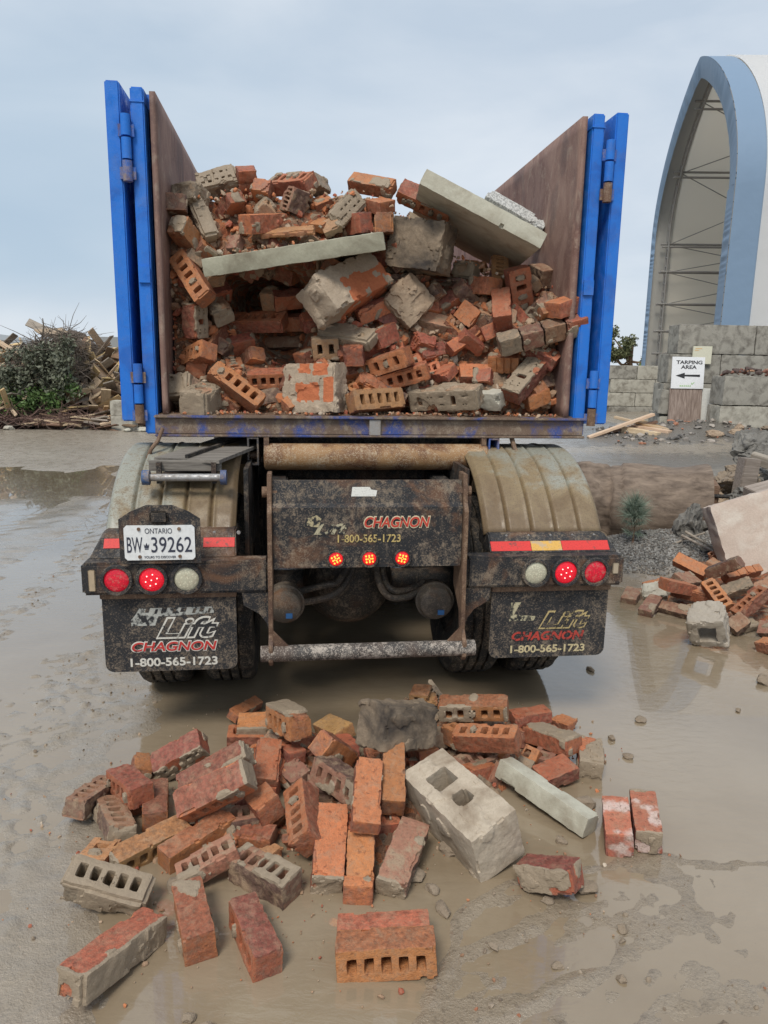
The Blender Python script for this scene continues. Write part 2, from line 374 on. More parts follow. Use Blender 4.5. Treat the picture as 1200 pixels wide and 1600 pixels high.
def text(name, s, m, x0, x1, z0, z1, y, parent, shear=0, bold=0, off=(0, 0, 0), depth=.0012):
    cu = bpy.data.curves.new(name, 'FONT'); cu.body = s; cu.shear = shear; cu.offset = bold; cu.extrude = .01; cu.fill_mode = 'BOTH'
    to = bpy.data.objects.new('lettering', cu); col.objects.link(to)
    dg = bpy.context.evaluated_depsgraph_get(); me = bpy.data.meshes.new_from_object(to.evaluated_get(dg))
    bpy.data.objects.remove(to)
    n = len(me.vertices); a = np.zeros(n * 3, np.float32); me.vertices.foreach_get('co', a); a = a.reshape(-1, 3)
    mn, mx = a.min(0), a.max(0); b = np.zeros_like(a)
    b[:, 0] = x0 + (a[:, 0] - mn[0]) / (mx[0] - mn[0]) * (x1 - x0) - off[0]
    b[:, 2] = z0 + (a[:, 1] - mn[1]) / (mx[1] - mn[1]) * (z1 - z0) - off[2]
    b[:, 1] = y - (a[:, 2] - mn[2]) / max(mx[2] - mn[2], 1e-6) * depth - off[1]
    me.vertices.foreach_set('co', b.ravel()); me.name = name; me.materials.clear(); me.materials.append(m); me.update()
    o = bpy.data.objects.new(name, me); col.objects.link(o); o.parent = parent
    return o

# ------------------------------------------------------------------ ground and water
def poly_sd(px, py, poly):
    """signed distance to polygon, positive inside"""
    P = np.array(poly); d = np.full(px.shape, 1e9); ins = np.zeros(px.shape, bool)
    for i in range(len(P)):
        a = P[i]; b = P[(i + 1) % len(P)]; e = b - a
        tt = np.clip(((px - a[0]) * e[0] + (py - a[1]) * e[1]) / (e @ e), 0, 1)
        d = np.minimum(d, np.hypot(px - a[0] - tt * e[0], py - a[1] - tt * e[1]))
        c = ((a[1] > py) != (b[1] > py)) & (px < (b[0] - a[0]) * (py - a[1]) / (b[1] - a[1] + 1e-12) + a[0]); ins ^= c
    return np.where(ins, d, -d)
PUD = [(-1.5, 4.6), (-1.25, 3.4), (-1.06, 3.05), (-1.1, 2.9), (-1.13, 2.5), (-.98, 2.0), (-.88, 1.75), (-.72, 1.5), (-.3, 1.45), (.1, 1.6), (.24, 1.9), (.62, 2.04), (.96, 2.14), (1.3, 2.16), (1.9, 2.6), (3.2, 3.6), (3.2, 4.3), (2.3, 4.25), (1.85, 4.75), (2.0, 5.2), (1.62, 5.5), (1.2, 5.6), (.5, 5.6), (-.8, 5.4)]
PUD2 = [(-7.5, 10.6), (-5.5, 10.5), (-3.9, 10.5), (-2.6, 10.3), (-2.6, 9.0), (-3.3, 8.6), (-4.5, 8.25), (-6.5, 8.3)]
BAR = [(2.0, 3.62), (2.35, 3.92), (3.2, 4.05), (3.2, 3.5), (2.5, 3.35)]       # mud bar at the right
def ground_h(x, y):
    P = np.stack([x, y, np.zeros_like(x)], 1); r = np.hypot(x, y - 3)
    s = np.minimum(poly_sd(x, y, PUD) , -poly_sd(x, y, BAR) + .02)
    s1 = s + (fnoise(P, 2.2, 3, 4) - .5) * .42
    s2 = poly_sd(x, y, PUD2) + (fnoise(P, .9, 5, 4) - .5) * 1.2
    h = .0008 + .0035 * np.clip(-s1 - .15, 0, 3)
    low_ = np.clip((-x - .7) / .6, 0, 1) * np.clip((6.6 - y) / 1.2, 0, 1) + np.clip((x + .1) / .4, 0, 1) * np.clip((3.0 - y) / .5, 0, 1)
    h = h - (h + .0052) * np.clip(low_, 0, 1) * np.where(x < 0, .70, .90) + np.clip((y - 6) * .0, 0, 1)
    h = np.where(s1 > 0, np.maximum(-.10 * s1, -.035), h)
    h = np.where(s2 > 0, np.maximum(-.05 * s2, -.03), h)
    fine = (fnoise(P, 14, 11, 4) - .5)
    Q = P.copy(); ca, sa = math.cos(.5), math.sin(.5)
    Q = np.stack([(x * ca + y * sa) * 1.0, (-x * sa + y * ca) * 5.0, P[:, 2]], 1)
    tr = (fnoise(Q, 3.0, 21, 4) - .5)
    amp = np.clip(1.2 - r / 60, .25, 1)
    h = h + fine * np.where(x < -.7, .026, .017) * amp * np.clip(.55 - s1 * 2, .3, 1) + tr * .018 * np.clip(-s1 * 1.5 + .35, 0.12, 1) * amp
    cl = vnoise(P, 34, 31); h = h + np.clip(cl - .72, 0, 1) * .06 * np.clip(vnoise(P, 3.1, 37) - .35, 0, 1) * (r < 8)
    # tyre ruts on the left
    for k, (ox, wd) in enumerate(((-1.9, .16), (-2.5, .16), (-3.3, .2))):
        dline = x - ox - .28 * (y - 3) * -1 * .35
        h = h - .022 * np.exp(-(dline / wd) ** 2) * (y > 1) * (y < 12) * np.clip(-s1 * 3, 0, 1) + .010 * np.sin(y * 38 + np.abs(dline) * 30) * np.exp(-(dline / (wd * .9)) ** 2) * (y < 8) * np.clip(-s1 * 3, 0, 1)
    # far, right: gravel bank and heaps behind it
    h = h + .20 * np.exp(-((x - 2.4) / .75) ** 2 - ((y - 6.1) / .45) ** 2)
    h = h + np.clip((y - 6.6) / 2.5, 0, 1) * .12 * np.clip((x - .8) / 1.5, 0, 1)
    h = h + .35 * np.exp(-((x - 4.3) / 1.3) ** 2 - ((y - 6.6) / 1.4) ** 2)
    h = h + .42 * np.exp(-((x - 6.3) / 1.9) ** 2 - ((y - 14.6) / 1.3) ** 2) + .25 * np.exp(-((x - 4.6) / .9) ** 2 - ((y - 16.5) / 1.2) ** 2)
    lf = np.clip((-x - .75) / .5, 0, 1) * np.clip((7 - y) / 2, 0, 1) * np.clip(-s1 * 4, 0, 1)
    u_ = x * .80 + y * .60; v_ = -x * .60 + y * .80
    trd = np.sin(u_ * 62 + np.sign(np.sin(v_ * 26)) * 1.3) * (np.sin(v_ * 26) ** 2 > .25)
    h = h + lf * (trd * .007 * np.clip(fnoise(P, 1.5, 61, 2) * 3 - 1.1, 0, 1) + np.clip(fnoise(P, 26, 63, 3) - .56, 0, 1) * .055)
    h = h + .06 * (fnoise(P, 1.2, 51, 3) - .5) * np.clip((y - 6) / 4, 0, 1)
    return h
def axis(lo, hi, f0, f1, st, g=1.09):
    a = list(np.arange(f0, f1 + 1e-6, st)); s = st
    while a[-1] < hi: s *= g; a.append(a[-1] + s)
    s = st
    while a[0] > lo: s *= g; a.insert(0, a[0] - s)
    return np.array(a)
gx = axis(-700, 700, -2.6, 2.9, .0155); gy = axis(-60, 900, 1.25, 5.7, .0155, 1.055)
GX, GY = np.meshgrid(gx, gy); gh = ground_h(GX.ravel(), GY.ravel())
nx_, ny_ = len(gx), len(gy); idx = np.arange(nx_ * ny_).reshape(ny_, nx_)
F = np.stack([idx[:-1, :-1], idx[:-1, 1:], idx[1:, 1:], idx[1:, :-1]], -1).reshape(-1, 4)
def ground_mat():
    m, t, b = mat('wet_mud'); g = N(t, 'ShaderNodeNewGeometry'); v = g.outputs['Position']
    sp = N(t, 'ShaderNodeSeparateXYZ'); L(t, v, sp.inputs[0])
    n1 = noise(t, .7, 6, .6, v); n2 = noise(t, 6, 6, .65, v); n3 = noise(t, 45, 5, .7, v); n4 = noise(t, 160, 3, .6, v)
    c = mix(t, ramp(t, n1, [(.35, 0.), (.65, 1.)]), (.215, .168, .115), (.29, .235, .17))
    c = mix(t, ramp(t, n2, [(.5, 0.), (.68, .55)]), c, (.165, .128, .09))
    c = mix(t, ramp(t, n3, [(.55, 0.), (.7, .7)]), c, (.12, .094, .066))
    c = mix(t, ramp(t, n3, [(.3, .45), (.42, 0.)]), c, (.30, .255, .195))
    n5 = noise(t, 95, 5, .75, v, .5); c = mix(t, math_(t, 'MULTIPLY', ramp(t, n5, [(.56, 0.), (.64, 1.)]), ramp(t, n2, [(.42, .05), (.62, .65)])), c, (.09, .07, .05))
    # gravel bank and dark grit on the right
    gx_ = math_(t, 'ADD', sp.outputs['X'], math_(t, 'MULTIPLY', math_(t, 'SUBTRACT', n2, .5), .8))
    gm = math_(t, 'MULTIPLY', ramp(t, math_(t, 'DIVIDE', gx_, 10.), [(.135, 0.), (.16, 1.)]), ramp(t, math_(t, 'DIVIDE', math_(t, 'ADD', sp.outputs['Y'], math_(t, 'MULTIPLY', math_(t, 'SUBTRACT', n2, .5), .5)), 20.), [(.272, 0.), (.285, 1.), (.40, 1.), (.62, 0.)]))
    vo = N(t, 'ShaderNodeTexVoronoi'); vo.inputs['Scale'].default_value = 42; L(t, v, vo.inputs['Vector'])
    gc = mix(t, vo.outputs['Color'], (.13, .125, .115), (.34, .335, .32)); 
    sv_ = N(t, 'ShaderNodeSeparateColor'); L(t, vo.outputs['Color'], sv_.inputs[0]); gc = mix(t, sv_.outputs[0], (.12, .12, .115), (.36, .355, .34))
    c = mix(t, math_(t, 'MULTIPLY', gm, .85), c, gc)
    lft = ramp(t, math_(t, 'DIVIDE', math_(t, 'ADD', sp.outputs['X'], math_(t, 'MULTIPLY', n1, 1.)), 10.), [(-.0, 1.), (.02, 0.)])
    mrl = N(t, 'ShaderNodeMapRange'); mrl.inputs[1].default_value = -.4; mrl.inputs[2].default_value = -1.3; L(t, sp.outputs['X'], mrl.inputs[0]); c = mix(t, math_(t, 'MULTIPLY', mrl.outputs[0], .55), c, mix(t, n3, (.245, .21, .165), (.43, .38, .31)))
    far = ramp(t, math_(t, 'DIVIDE', sp.outputs['Y'], 40.), [(.14, 0.), (.3, .6)])
    c = mix(t, far, c, mix(t, n1, (.25, .215, .17), (.36, .32, .265)))
    dg = math_(t, 'MULTIPLY', ramp(t, math_(t, 'DIVIDE', math_(t, 'ADD', sp.outputs['X'], math_(t, 'MULTIPLY', n1, 2.)), 20.), [(.16, 0.), (.24, 1.)]), ramp(t, math_(t, 'DIVIDE', math_(t, 'ADD', sp.outputs['Y'], math_(t, 'MULTIPLY', n2, 2.)), 40.), [(.27, 0.), (.30, 1.), (.335, 1.), (.345, .25), (.355, .25), (.36, 1.), (.42, 1.), (.46, .2)]))
    c = mix(t, math_(t, 'MULTIPLY', dg, .8), c, mix(t, n3, (.045, .043, .040), (.15, .14, .125)))
    L(t, c, b.inputs['Base Color'])
    wet = ramp(t, n2, [(.36, .12), (.66, .50)]); L(t, mix(t, gm, wet, (.75, .75, .75)), b.inputs['Roughness'])
    cw_ = math_(t, 'MULTIPLY', ramp(t, noise(t, 2.6, 6, .7, v), [(.36, .15), (.54, 1.)]), math_(t, 'MULTIPLY', math_(t, 'SUBTRACT', 1., gm), ramp(t, math_(t, 'DIVIDE', sp.outputs['Y'], 40.), [(.19, 1.), (.27, .18)]))); L(t, cw_, b.inputs['Coat Weight']); b.inputs['Coat Roughness'].default_value = .13; b.inputs['Coat IOR'].default_value = 1.45
    h = math_(t, 'ADD', math_(t, 'MULTIPLY', n3, 1.), math_(t, 'ADD', math_(t, 'MULTIPLY', n4, .35), math_(t, 'MULTIPLY', math_(t, 'MULTIPLY', vo.outputs['Distance'], gm), -1.5)))
    bump(t, b, h, .75, .012); return m
tag(npmesh('ground', np.stack([GX.ravel(), GY.ravel(), gh], 1), F, ground_mat()), kind='structure')
def water_mat():
    m, t, b = mat('muddy_water'); g = N(t, 'ShaderNodeNewGeometry'); v = g.outputs['Position']
    n1 = noise(t, 1.1, 5, .6, v, .5); n2 = noise(t, 7, 4, .6, v)
    c = mix(t, ramp(t, n1, [(.35, 0.), (.65, 1.)]), (.225, .172, .112), (.285, .228, .158))
    L(t, c, b.inputs['Base Color']); L(t, ramp(t, n1, [(.4, .03), (.7, .12)]), b.inputs['Roughness']); b.inputs['IOR'].default_value = 1.45; b.inputs['Coat Weight'].default_value = 1; b.inputs['Coat IOR'].default_value = 1.5; b.inputs['Coat Roughness'].default_value = .02
    mpn = N(t, 'ShaderNodeMapping'); mpn.inputs['Scale'].default_value = (1, 2.2, 1); L(t, v, mpn.inputs[0])
    bump(t, b, noise(t, 13, 4, .55, mpn.outputs[0], .5), .13, .02); return m
WAT = water_mat()
for P_ in (PUD, PUD2):
    a = np.array(P_); x0, y0 = a.min(0) - .5; x1, y1 = a.max(0) + .5
    if P_ is PUD: x0 = -9.; y0 = .9; y1 = 8.2; x1 = 2.9
    else: y0 = 8.205
    mb = MB().add([(x0, y0, -.004), (x1, y0, -.004), (x1, y1, -.004), (x0, y1, -.004)], [(0, 1, 2, 3)])
    tag(mb.build('puddle', WAT), kind='structure')

# ------------------------------------------------------------------ bricks
def voxmesh(Lx, Wy, Hz, holes=(), cell=.009, seed=0, mort=0., faces=None, brk=0, chip=1., rough=0., plug=0., mar=.006, groove=False, lump=True, insets=(), mbase=0., jitter=.0012):
    rng = np.random.RandomState(seed)
    def ax(Ln, cuts, mg):
        bp = sorted(set([-Ln / 2, Ln / 2] + list(cuts))); o = []
        for a, b in zip(bp[:-1], bp[1:]):
            k = max(1, int(round((b - a) / cell))); o += list(np.linspace(a, b, k, endpoint=False))
        o.append(Ln / 2)
        return np.array([-Ln / 2 - 2 * mg, -Ln / 2 - mg] + o + [Ln / 2 + mg, Ln / 2 + 2 * mg])
    cx = [c for h in holes for c in (h[0] - h[2], h[0] + h[2])]; cy = [c for h in holes for c in (h[1] - h[3], h[1] + h[3])]
    gc = []
    if groove: gc = [Lx * q for q in (-.22, -.17, .02, .07, .24, .29)]
    X, Y, Z = ax(Lx, cx + gc, mar), ax(Wy, sorted(set(np.round(cy, 5))), mar), ax(Hz, [], mar)
    mx, my, mz = [(A[1:] + A[:-1]) / 2 for A in (X, Y, Z)]
    C = np.stack(np.meshgrid(mx, my, mz, indexing='ij'), -1); sh = C.shape[:3]; Pf = C.reshape(-1, 3)
    core = np.zeros(sh, bool); core[2:-2, 2:-2, 2:-2] = True
    solid_ = core.copy(); mo = np.zeros(sh, bool)
    nA = fnoise(Pf, 20, seed % 997, 1).reshape(sh); nB = fnoise(Pf, 45, seed % 991 + 3, 2).reshape(sh); nC = fnoise(Pf, 11, seed % 983 + 5, 2).reshape(sh)
    hm = np.zeros(sh, bool)
    for h in holes:
        inx = np.abs(C[..., 0] - h[0]) < h[2] - 1e-5; iny = np.abs(C[..., 1] - h[1]) < h[3] - 1e-5
        q = inx & iny
        if len(h) > 4: q &= (np.abs(C[..., 0] - h[0]) / h[2] + np.abs(C[..., 1] - h[1]) / h[3]) < 1.62
        hm |= q
        if rng.rand() < plug:
            dpt = Hz / 2 - rng.rand() * .012
            pl = q & (np.abs(C[..., 2]) < dpt) & core; mo |= pl; solid_[q & core & ~pl] = False
            if lump:
                lm = (((C[..., 0] - h[0]) / (h[2] * 1.25)) ** 2 + ((C[..., 1] - h[1]) / (h[3] * .95)) ** 2 + nB * .5) < 1.05
                lm &= ~core & (np.abs(C[..., 0]) < Lx / 2) & (np.abs(C[..., 1]) < Wy / 2); mo |= lm; solid_ |= lm
        else: solid_[q & core] = False
    dx = Lx / 2 - np.abs(C[..., 0]); dy = Wy / 2 - np.abs(C[..., 1]); dz = Hz / 2 - np.abs(C[..., 2])
    D = np.sort(np.stack([dx, dy, dz], -1), -1)
    e2 = D[..., 0] + D[..., 1]; e3 = e2 + D[..., 2]
    solid_[core & (e2 < .03 * chip * (nA - .56) / .44)] = False
    solid_[core & (e3 < .075 * chip * (nC - .42))] = False
    if brk:
        cutp = Lx / 2 - .035 * brk * (nC * 1.6) - .02 * C[..., 1] / Wy * rng.uniform(-3, 3) * .4 - C[..., 2] / Hz * .012
        solid_[C[..., 0] > cutp] = False; mo[C[..., 0] > cutp] = False
    if groove:
        for a, b in ((-.22, -.17), (.02, .07), (.24, .29)):
            g = (C[..., 0] > a * Lx) & (C[..., 0] < b * Lx) & (dz < cell * 1.0) & core; solid_[g] = False
    # mortar stuck on chosen faces
    inb = [np.abs(C[..., 0]) < Lx / 2, np.abs(C[..., 1]) < Wy / 2, np.abs(C[..., 2]) < Hz / 2]
    fl = {}
    for k, (axn, sg) in {'+x': (0, 1), '-x': (0, -1), '+y': (1, 1), '-y': (1, -1), '+z': (2, 1), '-z': (2, -1)}.items():
        cov = (faces or {}).get(k, mort * rng.uniform(.2, 1.0))
        if cov <= .02: continue
        lay = inb[(axn + 1) % 3] & inb[(axn + 2) % 3] & (C[..., axn] * sg > (Lx, Wy, Hz)[axn] / 2) & ~hm
        if rough and axn == 1: lay &= nB < .62
        d1 = (C[..., axn] * sg - (Lx, Wy, Hz)[axn] / 2) < mar
        nn = np.clip((nC * .7 + nA * .3 - .5) * 2.6 + .5, 0, 1)
        on = lay & ((d1 & (nn < cov)) | (~d1 & (nn * .6 + nB * .55 < cov * .75)))
        solid_ |= on; mo |= on
    mo |= False
    pad = np.pad(solid_, 1); pm = np.pad(mo, 1); ph = np.pad(hm, 1)
    vid = {}; nX, nY, nZ = len(X), len(Y), len(Z)
    quads = []; qm = []; qs = []
    base = [np.array([[0, 0, 0], [0, 1, 0], [0, 1, 1], [0, 0, 1]]), np.array([[0, 0, 0], [0, 0, 1], [1, 0, 1], [1, 0, 0]]), np.array([[0, 0, 0], [1, 0, 0], [1, 1, 0], [0, 1, 0]])]
    for a in range(3):
        A = np.swapaxes(pad, 0, a)
        for sg in (1, -1):
            sl = [slice(None)] * 3; s2 = [slice(None)] * 3
            sl[a] = slice(0, -1); s2[a] = slice(1, None)
            p, q = pad[tuple(sl)], pad[tuple(s2)]
            msk = (p & ~q) if sg == 1 else (~p & q)
            I = np.argwhere(msk)
            if not len(I): continue
            src = I.copy()
            if sg == -1: src[:, a] += 1
            gm = pm[src[:, 0], src[:, 1], src[:, 2]]; 
            oth = I.copy()
            if sg == 1: oth[:, a] += 1
            hh = ph[oth[:, 0], oth[:, 1], oth[:, 2]]
            org = I - 1; org[:, a] += 1
            Q = org[:, None, :] + base[a][None]
            if sg == -1: Q = Q[:, ::-1]
            quads.append(Q); qm.append(gm); qs.append(np.where(hh, 0., {0: .55, 1: 1., 2: 0.}[a] * np.ones(len(I))))
    Q = np.concatenate(quads); qm = np.concatenate(qm).astype(float); qs = np.concatenate(qs)
    lin = (Q[..., 0] * nY + Q[..., 1]) * nZ + Q[..., 2]
    u, inv = np.unique(lin, return_inverse=True); Fq = inv.reshape(-1, 4)
    ix, rem = np.divmod(u, nY * nZ); iy, iz = np.divmod(rem, nZ)
    V = np.stack([X[ix], Y[iy], Z[iz]], 1); n = len(V)
    def vavg(val):
        s = np.zeros(n); c = np.zeros(n)
        for k in range(4): np.add.at(s, Fq[:, k], val); np.add.at(c, Fq[:, k], 1)
        return s / c
    ma = vavg(qm); sa = vavg(qs)
    E = np.unique(np.sort(np.concatenate([Fq[:, [k, (k + 1) % 4]] for k in range(4)]), 1), axis=0)
    for it, lam in enumerate((.34, .18)):
        s = np.zeros_like(V); c = np.zeros(n)
        for a_, b_ in ((0, 1), (1, 0)):
            np.add.at(s, E[:, a_], V[E[:, b_]]); np.add.at(c, E[:, a_], 1)
        lm = lam * np.where(ma > .2, 1.5, 1)[:, None] if it == 0 else lam * np.where(ma > .2, 2., .6)[:, None]
        V = V + np.clip(lm, 0, .9) * (s / c[:, None] - V)
    P = V * 1.
    for k in range(3):
        V[:, k] += (fnoise(P, 60, seed % 971 + k * 13, 2) - .5) * jitter * 4 + (fnoise(P, 14, seed % 967 + k * 7, 2) - .5) * jitter * 4
    if rough:
        V[:, 1] += ((vnoise(P, 95, seed % 953) - .5) * .008 + (vnoise(P, 40, seed % 951) - .5) * .006) * rough * sa * np.sign(V[:, 1])
    if mbase: ma = np.maximum(ma, mbase)
    for (ci, si) in insets:
        dd = np.max(np.abs(P - np.array(ci)) / np.array(si), 1); sa = np.where(dd < 1, 1., sa * 0)
        if ci is not insets[0][0]: pass
    return V, Fq, ma, sa
def hole_row(n, Lx, Wy):
    hx = .0125 * min(1, Lx / .25 * (5 / n)); hy = Wy * .235
    p = Lx * .86 / n
    return [((i - (n - 1) / 2) * p, 0, hx, hy, 1) for i in range(n)]
def parse(st):
    d = {}
    for tk in st.split():
        if '=' in tk: k, v = tk.split('='); d[k] = v
        else: d[tk] = 1
    return d
_seed = [100]
def make_block(st, L_, W_, H_, name=None, parent=None):
    d = parse(st); _seed[0] += 7; sd_ = _seed[0]
    if 'chunk' in d or 'slab' in d or 'slab2' in d or 'block' in d:
        k = d.get('chunk', 'slab' if 'slab' in d else 'slab2' if 'slab2' in d else 'blk'); big = max(L_, W_, H_)
        if k in ('slab', 'slab2', 'speck'):
            V, F_, ma, sa = voxmesh(L_, W_, H_, cell=max(.010, big / 45), seed=sd_, mort=0, chip=.7 if k != 'speck' else 1.3, mar=.004, jitter=.0011)
        elif k == 'blk':
            hs = [(-L_ * .10, 0, L_ * .075, W_ * .17, 1), (L_ * .19, 0, L_ * .105, W_ * .23)]
            V, F_, ma, sa = voxmesh(L_, W_, H_, hs, cell=.0085, seed=sd_, mort=.12, chip=.6, plug=0, mar=.006, jitter=.0012)
            # rubble fallen into the second hole
            q = (np.abs(V[:, 0] - L_ * .13) < L_ * .1) & (np.abs(V[:, 1]) < W_ * .22)
        elif k == 'blockh':
            hs = [(0, 0, L_ * .25, W_ * .27)]
            V, F_, ma, sa = voxmesh(L_, W_, H_, hs, cell=.011, seed=sd_, mort=.3, chip=2.0, mar=.006, jitter=.0025)
        else:
            ins = ()
            if k == 'mb': ins = (((-.0 * L_, 0, 0), (.001, .001, .001)),)
            V, F_, ma, sa = voxmesh(L_, W_, H_, cell=max(.010, big / 26), seed=sd_, mort=.45, chip=1.2 if k != 'mb' else 1., rough=0, mar=.008, jitter=.003 if k != 'pale' else .002)
            sa = sa * 0
            if k == 'mb':
                for ci, si in (((-.0, 0, .02), (.062, 1, .045)), ((-.11, 0, .01), (.03, 1, .06)), ((.02, 0, -.095), (.03, 1, .025)), ((-.07, 0, -.09), (.04, 1, .03))):
                    sa = np.maximum(sa, (np.max(np.abs(V - np.array(ci)) / np.array(si), 1) < 1) * 1.)
            if k == 'mb2':
                sa = ((V[:, 0] > -.09) & (V[:, 1] < .01 + .05 * (vnoise(V, 14, 5) - .5)) & (vnoise(V, 18, 5) > .3)) * 1.
        mkey = {'mb2': 'mb'}.get(k, k)
        nm = name or {'slab': 'concrete_slab', 'slab2': 'concrete_slab', 'speck': 'concrete_piece', 'blk': 'concrete_block', 'blockh': 'concrete_block', 'mb': 'mortar_chunk', 'mb2': 'mortar_chunk', 'tan': 'mortar_chunk'}.get(k, 'concrete_chunk')
        return npmesh(nm, V, F_, CM[mkey], True, {'mort': ma, 'skin': sa}, parent, 42)
    c = d.get('c', 'o'); ct = float(d.get('ct', .1)); nh = int(d.get('hole', 0)); faces = {}
    if 'topm' in d or 'topm2' in d or 'bedm' in d: faces['+z'] = .62 if 'topm' in d else .95; faces['-z'] = .62 if 'topm' in d else .95
    if 'topm2' in d: faces['+y'] = .95
    if 'endm' in d: faces['+x'] = .9; faces['-x'] = .7
    for tk, fc in (('mL', '-x'), ('mW', '-y'), ('mH', '-z'), ('nH', '+z')):
        if tk in d: faces[fc] = float(d[tk])
    if c in ('t', 'g') and ct > .6:
        for f in ('+x', '-x', '+y', '-y', '+z', '-z'): faces.setdefault(f, min(1, ct * random.Random(sd_ + ord(f[1])).uniform(.75, 1.25)))
    holes = hole_row(nh, L_, W_) if nh else []
    near = parent is None or True
    V, F_, ma, sa = voxmesh(L_, W_, H_, holes, cell=.0085, seed=sd_, mort=ct * .4, faces=faces, brk=1 if 'brk' in d else 0, chip=.75 if c != 'g' else 1.1,
                            rough=1 if ('rough' in d or c in 'rd') else 0, plug=.75 if 'plug' in d else .3 if 'plugs' in d else .12, groove='groove' in d)
    o = npmesh(name or 'brick', V, F_, BM[c], True, {'mort': ma, 'skin': sa}, parent, 40)
    return o
